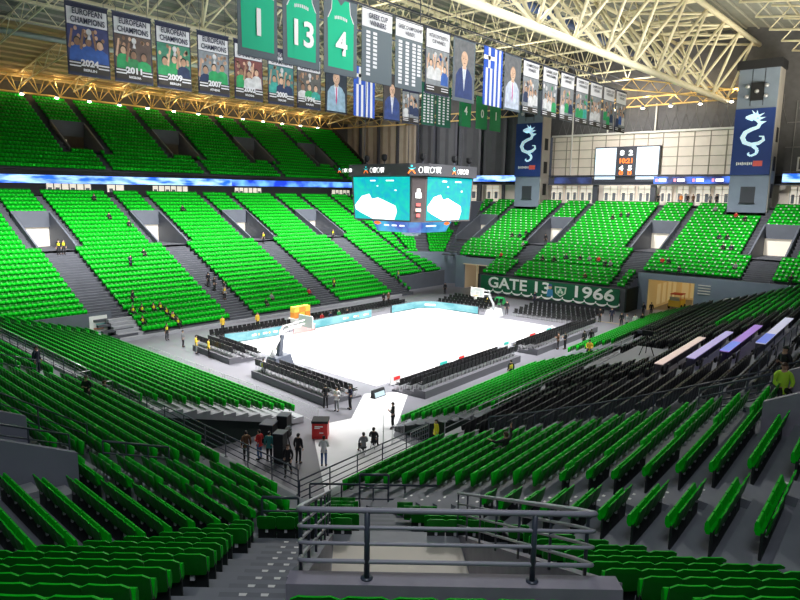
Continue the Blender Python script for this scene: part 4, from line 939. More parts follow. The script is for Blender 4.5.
add(mb, 'figure_print', [mat('print blue', (.05, .25, .5), .7), mat('print skin', (.6, .38, .25), .7), mat('print cap', (.05, .1, .3), .7)], r)

# ------------------------------------------------------------------ roof
def deckz(y):
    a = abs(y)
    return 40.0 if a < 17 else (40.0-(a-17)*.19)
mb = MB()
ys = [-70, -45, -17, 17, 45, 66]
for a, b in zip(ys[:-1], ys[1:]):
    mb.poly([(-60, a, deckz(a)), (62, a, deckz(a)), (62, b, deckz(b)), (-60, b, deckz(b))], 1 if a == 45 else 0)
y = -69
while y < 65:                      # purlins / deck folds running along the hall
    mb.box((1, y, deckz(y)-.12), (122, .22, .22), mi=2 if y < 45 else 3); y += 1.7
struct('ceiling', mb, [DECK, DECKW, mat('purlin', (.34, .34, .29), .7), mat('purlin lamp glow', (.62, .46, .24), .7)], 'corrugated roof deck with purlins')  # warm deck and purlins carry the edge lamp glow in their colour
def truss(name, label, chords, n, webs, rc, rw, m, extra=()):
    r = empty(name, chords[0][0]); tag(r, label, 'roof truss')
    for (a, b), rr in zip(chords, rc):
        mb = MB(); mb.tube([a, b], rr, 8); add(mb, 'chord', [m], r, True)
    mb = MB()
    P_ = lambda c, t: Vector(chords[c][0]).lerp(Vector(chords[c][1]), t)
    for i in range(n):
        t0, t1 = i/n, (i+1)/n; tm = (t0+t1)/2
        for ca, cb, kind in webs:
            if kind == 'zig': mb.tube([P_(ca, t0), P_(cb, tm)], rw, 5); mb.tube([P_(cb, tm), P_(ca, t1)], rw, 5)
            elif kind == 'post': mb.tube([P_(ca, t0), P_(cb, t0)], rw, 5)
            elif kind == 'x': mb.tube([P_(ca, t0), P_(cb, t1)], rw*.7, 5)
    add(mb, 'web_members', [m], r, True)
    return r
truss('roof_truss', 'massive cream tubular roof truss running above the right side banners', [((-60, -11.2, 29.5), (57, -14.8, 29.5)), ((-60, -17, 37), (57, -18.6, 37)), ((-60, -5, 38), (57, -8, 38))], 17, [(0, 1, 'zig'), (0, 2, 'zig'), (1, 2, 'zig')], (.40, .32, .25), .19, STEEL)
truss('roof_truss', 'cream tubular roof truss running behind the left row of photo banners', [((-60, 17.5, 31), (55, 17.5, 31)), ((-60, 11, 38), (57, 11, 38)), ((-60, 23, 37.5), (57, 23, 37.5))], 19, [(0, 1, 'zig'), (0, 2, 'zig'), (1, 2, 'zig')], (.30, .25, .25), .13, STEEL)
for i in range(8):
    x = -2+7.6*i
    truss('cross_truss', 'slender cream cross truss spanning between the two main trusses, %s from the camera side' % ordw(i+1), [((x, -13, 33), (x, 17, 33)), ((x, -13, 38.3), (x, 17, 38.3))], 8, [(0, 1, 'zig')], (.12, .12), .07, STEEL)
for i in range(12):
    x = -28+7.6*i
    truss('rafter_truss', 'sloping roof truss over the left stand, %s from the left' % ordw(i+1), [((x, 23, 35.5), (x, 62, 29.6)), ((x, 23, 38.3), (x, 62, 31.2))], 9, [(0, 1, 'zig')], (.11, .11), .06, STEEL if i % 2 else STEEL)
for i in range(6):
    x = 20+7.2*i
    truss('rafter_truss', 'sloping roof truss over the right stand, %s beyond the main truss' % ordw(i+1), [((x, -23, 35.5), (x, -62, 30.5)), ((x, -23, 38.3), (x, -62, 31.5))], 9, [(0, 1, 'zig')], (.13, .13), .08, STEEL)
for i, y in enumerate((-5.6, 5.6, 30, 38)):
    z = 34 if abs(y) < 10 else 33.2
    truss('brace_truss', ['long bracing truss above the front banner row', 'long bracing truss above the left banner row', 'inner long bracing truss over the left stand', 'outer long bracing truss over the left stand'][i], [((-60, y, z), (57, y, z)), ((-60, y, z+2.2), (57, y, z+2.2))], 30, [(0, 1, 'zig')], (.1, .1), .055, STEEL)
mb = MB(); mb.tube([(-60, 45, 33.2), (57, 45, 33.2)], .35, 8); tag(mb.build('roof_pipe', [mat('pale blue pipe', (.35, .42, .42), .5)], None, True), 'pale bluish pipe along the roof above the upper tier', 'pipe')
mb = MB(); mb.tube([(5, -3, 36.5), (57, -3, 36.5)], .55, 8); tag(mb.build('ventilation_duct', [TUBEB], None, True), 'dark blue ventilation duct under the roof at the right', 'duct')
for y in (-1.2, 1.2, 8.2, -8.2):
    mb = MB(); mb.box((0, y, 32.2), (110, .14, .14)); mb.box((0, y, 33.0), (110, .06, .06)); tag(mb.build('banner_beam', [RAIL]), 'thin dark beam under the roof, %s' % {-1.2: 'near catwalk edge', 1.2: 'far catwalk edge', 8.2: 'above the left banner row', -8.2: 'above the right banner row'}[y], 'beam')
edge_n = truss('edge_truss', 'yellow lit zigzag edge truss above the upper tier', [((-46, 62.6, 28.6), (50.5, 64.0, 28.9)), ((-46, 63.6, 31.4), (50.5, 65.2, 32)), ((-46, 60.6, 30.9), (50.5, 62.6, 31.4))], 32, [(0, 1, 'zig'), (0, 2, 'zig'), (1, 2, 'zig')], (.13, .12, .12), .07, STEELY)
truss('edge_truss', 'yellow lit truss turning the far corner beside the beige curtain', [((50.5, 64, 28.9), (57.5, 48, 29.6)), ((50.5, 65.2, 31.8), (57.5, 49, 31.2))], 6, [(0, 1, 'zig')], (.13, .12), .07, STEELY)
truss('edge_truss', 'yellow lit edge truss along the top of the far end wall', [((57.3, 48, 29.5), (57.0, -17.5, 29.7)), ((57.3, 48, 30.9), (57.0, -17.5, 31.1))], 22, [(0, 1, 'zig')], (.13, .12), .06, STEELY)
truss('edge_truss', 'small yellow lit bracing truss below the main truss end', [((44, -4, 30.5), (56, -15.5, 29.6)), ((44, -4, 32), (56, -15.5, 31))], 6, [(0, 1, 'zig')], (.1, .1), .06, STEELY)
# lamps along the edge truss, each with its own light
def edge_lamp(x, y, z, label, grp, power):
    r = empty('floodlight', (x, y, z)); tag(r, label, 'light', grp)
    mb = MB(); mb.box((x, y, z+.35), (.4, .4, .35)); lh = add(mb, 'lamp_housing', [RAIL], r)
    mb = MB(); mb.ell((x, y, z+.08), (.3, .3, .16), 8, 4); sub(mb, 'lamp_glow', [LAMPE], lh)
    ld = bpy.data.lights.new('edge_lamp', 'POINT'); ld.energy = power; ld.color = (1, .72, .34); ld.shadow_soft_size = .3
    lo = bpy.data.objects.new('edge_lamp', ld); COL.objects.link(lo); lo.location = (x, y-.6, z+2.0)
for i in range(14): edge_lamp(-17.5+4.9*i, 62.0+.1*i, 28.25+.03*i, 'small glowing lamp under the yellow truss, %s from the left' % ordw(i+1), 'lamps under the left edge truss', 160)
for i in range(5): edge_lamp(56.8, 2-4.4*i, 29.2, 'small glowing lamp above the end wall, %s from the left' % ordw(i+1), 'lamps under the end edge truss', 260)

# ------------------------------------------------------------------ fences
def fence(name, label, pts, h, rails, step, m, rr=.022, pr=.026, group=None, top=None, glass=None):
    """pts: foot points; rails: heights"""
    r = empty(name, pts[0]); tag(r, label, 'railing', group)
    P = [Vector(p) for p in pts]
    for k, z in enumerate(rails):
        mb = MB(); mb.tube([p+Vector((0, 0, z)) for p in P], rr*(1.35 if z == max(rails) else 1), 6); add(mb, 'rail', [top if (top and z == max(rails)) else m], r, True)
    for a, b in zip(P[:-1], P[1:]):
        n = max(1, int(round((b-a).length/step)))
        for i in range(n+(1 if b == P[-1] else 0)):
            q = a.lerp(b, i/n); mb = MB(); mb.tube([q, q+Vector((0, 0, h))], pr, 6); mb.box((q.x, q.y, q.z+.01), (.12, .12, .02)); add(mb, 'post', [m], r)
    if glass:
        mb = MB()
        for a, b in zip(P[:-1], P[1:]):
            z0, z1 = Vector((0, 0, .1)), Vector((0, 0, max(rails)-.08)); mb.poly([a+z0, b+z0, b+z1, a+z1])
        add(mb, 'glass_panel', [glass], r)
    return r
zk = 3.5; zs = 3.06
fence('guard_fence', 'long dark four-bar fence along the walkway of the left stand', [FW.p(u, 1.03, zk) for u in (1.32, 8, 13.6)], 1.0, (.28, .52, .76, 1.0), 1.7, RAIL, group='walkway fences')
fence('guard_fence', 'far part of the walkway fence of the left stand, beyond the gate', [FW.p(u, 1.03, zk) for u in (21.2, 30, 42)], 1.0, (.28, .52, .76, 1.0), 1.7, RAIL, group='walkway fences', top=RAILW)
fence('guard_fence', 'short fence at the gate where the seated people are on the left', [FW.p(14.4, 1.03, zk), FW.p(16.8, 1.03, zk)], 1.0, (.28, .52, .76, 1.0), 1.2, RAIL, group='walkway fences', top=RAILW)
fence('gate_fence', 'small dark gate of the left walkway fence, turned outward', [FW.p(17.6, 1.05, zk), FW.p(17.9, 2.1, zk)], 1.0, (.28, .52, .76, 1.0), 1.2, RAIL, top=RAILW)
fence('gate_fence', 'second small gate of the left walkway fence, nearer the standing man', [FW.p(20.6, 1.05, zk), FW.p(20.4, 2.1, zk)], 1.0, (.28, .52, .76, 1.0), 1.2, RAIL, top=RAILW)
fence('guard_fence', 'dark four-bar fence along the front of the right green block', [FS.p(u, -1.37, zs) for u in (-.88, 4, 7.4)], 1.0, (.28, .52, .76, 1.0), 1.6, RAIL, group='walkway fences')
fence('guard_fence', 'long pale rail fence in front of the black seats', [FS.p(u, -1.37, zs) for u in (8.8, 22, 36)], .7, (.35, .7), 2.6, RAILW, group='walkway fences')
dd = [1.2, 3.5, 6, 8.5, 10.8, 12.4]
fence('stair_fence', 'glass filled railing climbing beside the black seats', [FS.p(8.62, d, Zp(d)+.05) for d in dd], 1.0, (.08, 1.0), 2.6, RAIL, glass=GLASS)
fence('stair_fence', 'short dark railing frame at the upper end of the right green rows', [FS.p(7.35, d, Zp(d)) for d in (10.4, 12.6)], 1.1, (.3, .55, .8, 1.1), .8, RAIL, rr=.03)
fence('stair_fence', 'dark railing around the box entrance on the right by the steward', [FS.p(8.3, 12.6, Zp(12.6)), FS.p(8.3, 16.5, Zp(16.5))], 1.15, (.4, .8, 1.15), 1.4, RAIL, glass=None)
fence('stair_fence', 'dark glass railing behind the lit desks on the right', [FS.p(u, 11.5, Zp(11.5)) for u in (9.8, 20, 30)], 1.0, (.1, 1.0), 2.2, RAIL, glass=GLASS)
c_d = 3.2
fence('guard_fence', 'dark two-bay railing beside the nearest vomitory, left of the guard rail', [FC.p(-1.62, 6.2, Zp(6.0)-.1), FC.p(-.62, 6.2, Zp(6.0)-.1)], 1.35, (.5, .95, 1.35), .85, RAIL, rr=.032, pr=.032, group='railings in front of the nearest vomitory')
fence('guard_fence', 'dark railing across the foot of the nearest corner stand', [FC.p(-1.1, .75, Zp(.7)), FC.p(3.5, .75, Zp(.7))], .95, (.4, .95), 1.15, RAIL, rr=.03, pr=.03, group='railings in front of the nearest vomitory')
fence('gate_fence', 'tall dark frame rising above the corner foot railing', [FC.p(.72, .9, Zp(.7)), FC.p(1.75, .9, Zp(.7))], 1.4, (.9, 1.4), 1.2, RAIL, rr=.035, pr=.035)
fence('guard_fence', 'dark railing beside the grey box on the left', [FW.p(1.6, 8.9, Zp(8.8)+.95), FW.p(1.6, 13, Zp(13)+.9)], .6, (.3, .6), 1.2, RAIL)
fence('guard_fence', 'dark railing on the far side of the grey box on the left', [FW.p(5.4, 7.0, Zp(7.2)), FW.p(5.4, 10, Zp(9.8)+.95), FW.p(5.4, 14.5, Zp(14.5)+.95)], 1.0, (.35, .65, 1.0), 1.5, RAIL)
fence('guard_fence', 'dark railing frame at the end of the left wedge rows, under the walkway', [FW.p(3.1, 5.2, Zp(5.2)), FW.p(3.1, 7.4, Zp(7.4))], 1.1, (.35, .7, 1.1), .9, RAIL, rr=.03)
fence('guard_fence', 'short dark railing in the left stand behind the standing man', [FW.p(21.3, 3.6, Zp(3.8)), FW.p(21.3, 5.6, Zp(5.8))], 1.0, (.5, 1.0), 1.2, RAIL)
for i, (a, b) in enumerate((((-22.6, 10.6), (-22.9, 6.6)), ((-22.9, 6.4), (-23.1, 2.4)), ((-23.1, 2.2), (-23.4, -1.8)), ((-23.4, -2.0), (-23.6, -6.0)), ((-23.6, -6.2), (-23.8, -10.2)), ((-23.8, -10.4), (-24.0, -13.2)))):
    fence('crowd_barrier', 'thin pale crowd barrier before the left retractable stand, %s from the far end' % ordw(i+1), [(*a, 0), (*b, 0)], 1.05, (.1, 1.05), 2, RAILW, .014, .016, 'crowd barriers by the left stand', glass=mat('barrier mesh', (.6, .62, .66), .5, alpha=.14))
for i, (a, b) in enumerate((((-24.1, -18.9), (-22.2, -17.2)), ((-23.3, -18.9), (-22.2, -18.9)), ((-23.4, -20.4), (-21.3, -20.3)), ((-21.2, -20.4), (-20.4, -21.8)))):
    r = fence('crowd_barrier', 'grey barred crowd barrier beside the near right stand corner, %s from the left' % ordw(i+1), [(*a, 0), (*b, 0)], 1.1, (.15, 1.1), 2, RAILW, .02, .022, 'crowd barriers by the right stand')
    mb = MB(); A_, B_ = Vector((*a, 0)), Vector((*b, 0))
    for k in range(1, 9): q = A_.lerp(B_, k/9); mb.tube([q+Vector((0, 0, .15)), q+Vector((0, 0, 1.1))], .01, 4)
    add(mb, 'bars', [RAILW], r)
fence('guard_fence', 'pale railing at the top of the tunnel under the end stand', [(36.1, -18.4, 5.0), (36.1, -12.9, 5.0)], .8, (.4, .8), 1.4, RAIL)

# ------------------------------------------------------------------ desks, platform, small things
DCOL = [((.78, .60, .56), 'pale pink'), ((.50, .42, .80), 'lavender'), ((.45, .25, .75), 'violet'), ((.72, .70, .90), 'white and blue')]  # tints and glow stand in for led light reflected on the desk tops
for i, (d, (c, nm)) in enumerate(zip((5.3, 6.9, 8.5, 10.1), DCOL)):
    z = Zp(d)+.05; r = empty('press_desk', FS.p(23, d, z)); tag(r, 'long narrow press desk with %s reflection tinted top among the black seats' % nm, 'desk', 'press desks')
    mb = MB(); a, b = FS.p(19.3, d, z+.78), FS.p(28.5, d, z+.78); a2, b2 = FS.p(19.3, d+.44, z+.78), FS.p(28.5, d+.44, z+.78)
    up = lambda p, h: (p[0], p[1], p[2]+h)
    mb.hexa([a, b, b2, a2], [up(p, .05) for p in (a, b, b2, a2)])
    if i == 3: mb.m = [0]*len(mb.m)
    add(mb, 'desk_top', [mat('desk top reflection '+nm, c, .25, emit=c, estr=.45)], r)
    if i in (2, 3):
        mb = MB(); e, f = FS.p(19.3, d-.01, z+.834), FS.p(22.2, d-.01, z+.834); e2, f2 = FS.p(19.3, d+.45, z+.834), FS.p(22.2, d+.45, z+.834); mb.poly([e, f, f2, e2]); add(mb, 'desk_reflection', [mat('desk blue reflection', (.22, .28, .9), .25, emit=(.2, .28, .9), estr=.5)], r)
    mb = MB(); lo = [FS.p(19.3, d, z), FS.p(28.5, d, z), FS.p(28.5, d+.05, z), FS.p(19.3, d+.05, z)]; mb.hexa(lo, [up(p, .78) for p in lo]); add(mb, 'front_panel', [FRAMED], r)
    for u in (19.5, 22.5, 25.5, 28.3):
        mb = MB(); mb.tube([FS.p(u, d+.38, z), FS.p(u, d+.38, z+.78)], .03, 5); add(mb, 'leg', [RAIL], r)
mb = MB(); lo = [FS.p(23.6, .8, 3.2), FS.p(30.4, .8, 3.2), FS.p(30.4, 3.7, 3.2), FS.p(23.6, 3.7, 3.2)]; mb.hexa(lo, [(x, y, 4.2) for x, y, z in lo])
tag(mb.build('camera_platform', [mat('platform grey', (.22, .23, .26), .6)]), 'flat grey camera platform set into the black seats', 'platform')
def tripod_camera(x, y, z, rz, label, s=1.0):
    r = empty('tripod_camera', (x, y, z)); tag(r, label, 'camera', 'tripod cameras')
    for k in range(3):
        a = 2*PI*k/3+.4; mb = MB(); mb.tube([(x+.5*s*math.cos(a), y+.5*s*math.sin(a), z), (x, y, z+1.2*s)], .03, 5); add(mb, 'leg', [DARK], r)
    mb = MB(); mb.box((x, y, z+1.4*s), (.62*s, .24*s, .3*s), rz); add(mb, 'camera_body', [DARK], r)
    mb = MB(); c, s_ = math.cos(rz), math.sin(rz); mb.tube([(x+.3*s*c, y+.3*s*s_, z+1.4*s), (x+.6*s*c, y+.6*s*s_, z+1.4*s)], [.09, .13], 8); add(mb, 'lens', [RAIL], r)
    mb = MB(); mb.tube([(x-.2*s*c, y-.2*s*s_, z+1.25*s), (x-.75*s*c, y-.75*s*s_, z+1.0*s)], .02, 4); add(mb, 'pan_handle', [RAIL], r)
q = FS.p(27.9, 2.2, 4.2); tripod_camera(q[0], q[1], 4.2, 1.6, 'broadcast camera on a tripod on the grey platform in the black seats', 1.1)
tripod_camera(-28.6, -15.6, 0, .7, 'tripod camera standing in the pit beside the dark cases')
r = empty('advertising_cube', (-25.4, -14.9, 0)); tag(r, 'red panel box with white lettering and black top at the near court corner', 'sign')
mb = MB(); mb.box((-25.4, -14.9, .5), (.95, .95, .98), R(40)); add(mb, 'panel', [RED], r)
mb = MB(); mb.box((-25.4, -14.9, 1.06), (1.0, 1.0, .14), R(40)); add(mb, 'lid', [DARK], r)
mb = MB()
for z, w, u0 in ((.8, .5, -.05), (.70, .34, -.15), (.4, .24, .1)):
    c = Vector((-25.4, -14.9, z)); n = Vector((-math.cos(R(40)), -math.sin(R(40)), 0))*.485; u = Vector((math.sin(R(40)), -math.cos(R(40)), 0))
    mb.poly([c+n+u*(u0-w/2)+Vector((0, 0, -.035)), c+n+u*(u0+w/2)+Vector((0, 0, -.035)), c+n+u*(u0+w/2)+Vector((0, 0, .035)), c+n+u*(u0-w/2)+Vector((0, 0, .035))])
add(mb, 'lettering', [JW], r)
for i, (x, y, s, h) in enumerate(((-28.0, -13.2, 1.0, 1.1), (-27.0, -13.4, .8, 1.4), (-29.6, -16.2, .7, 1.7))):
    r = empty('equipment_case', (x, y, 0)); tag(r, 'black equipment case in the dark pit, %s' % ['under the stand end', 'nearest the pale floor', 'tallest, beside the suited man'][i], 'case', 'equipment cases in the pit')
    mb = MB(); mb.box((x, y, h/2+.06), (s, s*.8, h), .5); cb = add(mb, 'body', [DARK], r)
    for hz in (h+.07, .35): mb = MB(); mb.box((x, y, hz), (s+.04, s*.8+.04, .05), .5); sub(mb, 'edging', [RAIL], cb)
    for dx, dy in ((-.3, -.2), (.3, -.2), (.3, .2), (-.3, .2)):
        mb = MB(); mb.lathe((x+dx*s, y+dy*s, 0), [(.05, 0), (.05, .07)], 6); add(mb, 'castor', [RAIL], r)
r = empty('floor_monitor', (-17.0, -12.1, 0)); tag(r, 'low black and white board standing on the floor near the court corner', 'board')
mb = MB(); mb.hexa([(-17.7, -12.35, 0), (-16.4, -12.3, 0), (-16.4, -11.85, 0), (-17.7, -11.9, 0)], [(-17.7, -12.15, .6), (-16.4, -12.1, .6), (-16.4, -11.95, .6), (-17.7, -12.0, .6)]); add(mb, 'body', [DARK], r)
mb = MB(); mb.poly([(-17.6, -12.335, .08), (-16.5, -12.29, .08), (-16.5, -12.19, .42), (-17.6, -12.235, .42)]); add(mb, 'front_panel', [mat('board blue', (.4, .52, .62), .5)], r)
for i, (x, y, w) in enumerate(((-13.6, -10.9, 1.5), (-7.3, -10.8, 2.0), (-4.6, -10.8, 1.6), (3.2, -10.7, 1.6), (8.6, -10.6, 2.2), (12.4, -10.5, 2.0))):
    r = empty('advertising_board', (x, y, 0)); tag(r, 'low white advertising board before the near sideline chairs, %s from the left' % ordw(i+1), 'advertising board', 'low white boards on the near sideline')
    mb = MB(); mb.box((x, y, .42), (w, .08, .75)); add(mb, 'panel', [WHITE], r)
    mb = MB(); mb.box((x, y-.06, .5), (w*.5, .03, .25)); add(mb, 'print', [mat('print teal', (.02, .4, .35), .6) if i % 2 else RED], r)
    for s in (-.4, .4):
        mb = MB(); mb.box((x+w*s, y, .03), (.06, .5, .06)); add(mb, 'foot', [RAIL], r)
r = empty('display_stand', (-3.6, 12.0, 0)); tag(r, 'orange and yellow cube stand behind the far sideline board', 'stand')
mb = MB(); mb.box((-3.6, 12.0, .5), (2.6, 1.2, 1.0)); add(mb, 'counter', [WHITE], r)
for k in range(3):
    for j in range(2):
        mb = MB(); mb.box((-4.4+.8*k, 12.0, 1.32+.64*j), (.72, .72, .62)); add(mb, 'cube', [[ORANGE, YELL][(k+j) % 2]], r)
r = empty('scorers_table', (-5.7, 9.3, 0)); tag(r, 'small white and pink table at the far sideline gap between the led boards', 'table')
mb = MB(); mb.box((-5.7, 9.3, .72), (3.2, .8, .06)); add(mb, 'table_top', [WHITE], r)
mb = MB(); mb.box((-5.7, 8.92, .38), (3.0, .04, .6)); add(mb, 'front_panel', [mat('pink cloth', (.75, .4, .4), .7)], r)
for sx in (-1.5, 1.5):
    for sy in (-.3, .3):
        mb = MB(); mb.tube([(-5.7+sx, 9.3+sy, 0), (-5.7+sx, 9.3+sy, .7)], .03, 5); add(mb, 'leg', [RAIL], r)
r = empty('wall_poster', (-22.0, 21.5, 1.2)); tag(r, 'white printed notice on the grey wall left of the far steps', 'poster')
mb = MB(); mb.box((-22.0, 21.5, 1.2), (1.8, .05, 2.2)); add(mb, 'sheet', [WHITE], r)
mb = MB()
for k in range(4): mb.box((-22.0+.25*(k % 2), 21.46, 1.85-.42*k), (1.0, .03, .16), mi=k % 2)
add(mb, 'print', [mat('print coral', (.7, .3, .22), .6), mat('print dull teal', (.2, .45, .45), .6)], r)
mb = MB()
for k in range(6): mb.box((-20.0, 18.6+.48*k, .16+.31*k/1), (2.6, .5, .33+.31*k*0)); 
struct('concrete_steps', mb, [CONCL], 'wide concrete steps from the floor up to the far stand')
r = empty('cleaning_cart', (24.8, 3.6, 0)); tag(r, 'green and yellow floor cart between the far basket and the banner', 'cart')
mb = MB(); mb.hexa([(24.0, 2.8, .2), (25.6, 2.8, .2), (25.6, 4.6, .2), (24.0, 4.6, .2)], [(24.2, 3.0, .9), (25.4, 3.0, 1.1), (25.4, 4.2, 1.1), (24.2, 4.2, .7)]); add(mb, 'body', [mat('cart green', (.02, .3, .08), .5)], r)
mb = MB(); mb.box((24.6, 5.2, .55), (.7, .7, .5)); add(mb, 'bucket', [YELL], r)
mb = MB(); mb.tube([(25.4, 3.0, 1.0), (25.9, 2.4, 1.5), (25.9, 4.2, 1.5), (25.4, 4.2, 1.0)], .03, 5); add(mb, 'handle', [RAIL], r)
for dx in (-.5, .5):
    mb = MB(); mb.tube([(24.8+dx, 2.75, .2), (24.8+dx, 2.9, .2)], .2, 8); mb.tube([(24.8+dx, 4.5, .2), (24.8+dx, 4.65, .2)], .2, 8); add(mb, 'wheel', [DARK], r)
r = empty('utility_cart', (40.5, -15.2, 0)); tag(r, 'small yellow cart with red top parked inside the yellow tunnel', 'cart')
mb = MB(); mb.box((40.5, -15.2, .8), (2.2, 1.6, .9)); add(mb, 'body', [YELL], r)
mb = MB(); mb.box((40.7, -15.2, 2.0), (1.8, 1.5, .1)); 
for sx in (-.7, .9):
    for sy in (-.65, .65): mb.tube([(40.6+sx, -15.2+sy, 1.2), (40.6+sx, -15.2+sy, 2.0)], .04, 5)
add(mb, 'canopy', [RED], r)
mb = MB(); mb.box((39.38, -15.2, 1.45), (.04, 1.3, .5)); add(mb, 'windscreen', [mat('cart glass', (.5, .55, .5), .15)], r)
for sx in (-.7, .7):
    for sy in (-.8, .8):
        mb = MB(); mb.tube([(40.5+sx, -15.2+sy-.08, .32), (40.5+sx, -15.2+sy+.08, .32)], .32, 10); add(mb, 'wheel', [DARK], r)

# ------------------------------------------------------------------ people
def skin_mesh(name, V, Ed, Rd, mats, level=1, root=0):
    me = bpy.data.meshes.new(name); me.from_pydata(V, Ed, []); o = bpy.data.objects.new(name, me); COL.objects.link(o)
    sk = o.modifiers.new('s', 'SKIN'); sk.use_smooth_shade = True
    for i, r in enumerate(Rd):
        d = me.skin_vertices[0].data[i]; d.radius = (r, r) if not isinstance(r, tuple) else r; d.use_root = (i == root)
    if level: sb_ = o.modifiers.new('d', 'SUBSURF'); sb_.levels = level; sb_.render_levels = level
    dg = bpy.context.evaluated_depsgraph_get(); dg.update()
    m2 = bpy.data.meshes.new_from_object(o.evaluated_get(dg)); m2.name = name; bpy.data.objects.remove(o)
    m2.materials.clear()
    for m in mats: m2.materials.append(m)
    m2.polygons.foreach_set('material_index', [0]*len(m2.polygons))
    return m2
def joints(pose):
    """figure looks along -y; z=0 is the ground it stands on"""
    J = {'pel': (0, 0, .95), 'spi': (0, 0, 1.13), 'che': (0, .0, 1.33), 'nb': (0, .01, 1.46), 'nk': (0, -.01, 1.53), 'hd': (0, -.02, 1.62), 'ht': (0, -.015, 1.70)}
    for s, c in ((-1, 'l'), (1, 'r')):
        J['sh'+c] = (s*.185, .0, 1.41); J['el'+c] = (s*.24, .04, 1.14); J['wr'+c] = (s*.245, -.06, .90); J['ha'+c] = (s*.24, -.08, .83)
        J['hi'+c] = (s*.095, 0, .88); J['kn'+c] = (s*.105, -.02, .49); J['an'+c] = (s*.11, .03, .09); J['to'+c] = (s*.125, -.12, .04)
    if pose == 'stand_arms':
        for s, c in ((-1, 'l'), (1, 'r')): J['el'+c] = (s*.25, .03, 1.15); J['wr'+c] = (s*.12, -.22, 1.16); J['ha'+c] = (s*.07, -.27, 1.20)
    if pose == 'walk':
        J['knl'] = (-.10, -.18, .50); J['anl'] = (-.10, -.16, .10); J['tol'] = (-.10, -.31, .06); J['knr'] = (.10, .06, .49); J['anr'] = (.10, .30, .16); J['tor'] = (.10, .22, .04)
        J['wrl'] = (-.25, .12, .91); J['hal'] = (-.24, .13, .84); J['wrr'] = (.24, -.20, .95); J['har'] = (.23, -.25, .89)
    if pose in ('sit', 'sit_arms', 'sit_up'):
        dz = -.43
        for k in ('pel', 'spi', 'che', 'nb', 'nk', 'hd', 'ht', 'shl', 'shr', 'ell', 'elr', 'wrl', 'wrr', 'hal', 'har'):
            x, y, z = J[k]; J[k] = (x, y+.02+(z-.95)*.05, z+dz)
        for s, c in ((-1, 'l'), (1, 'r')):
            J['hi'+c] = (s*.10, -.03, .52); J['kn'+c] = (s*.13, -.42, .53); J['an'+c] = (s*.13, -.44, .10); J['to'+c] = (s*.14, -.59, .05)
            J['el'+c] = (s*.25, .0, .74); J['wr'+c] = (s*.15, -.25, .66); J['ha'+c] = (s*.12, -.32, .66)
        if pose == 'sit_up':
            J['ell'] = (-.40, -.05, 1.08); J['wrl'] = (-.48, -.12, 1.34); J['hal'] = (-.49, -.13, 1.42); J['elr'] = (.38, -.1, .92); J['wrr'] = (.50, -.25, 1.0); J['har'] = (.54, -.31, 1.02)
    return J
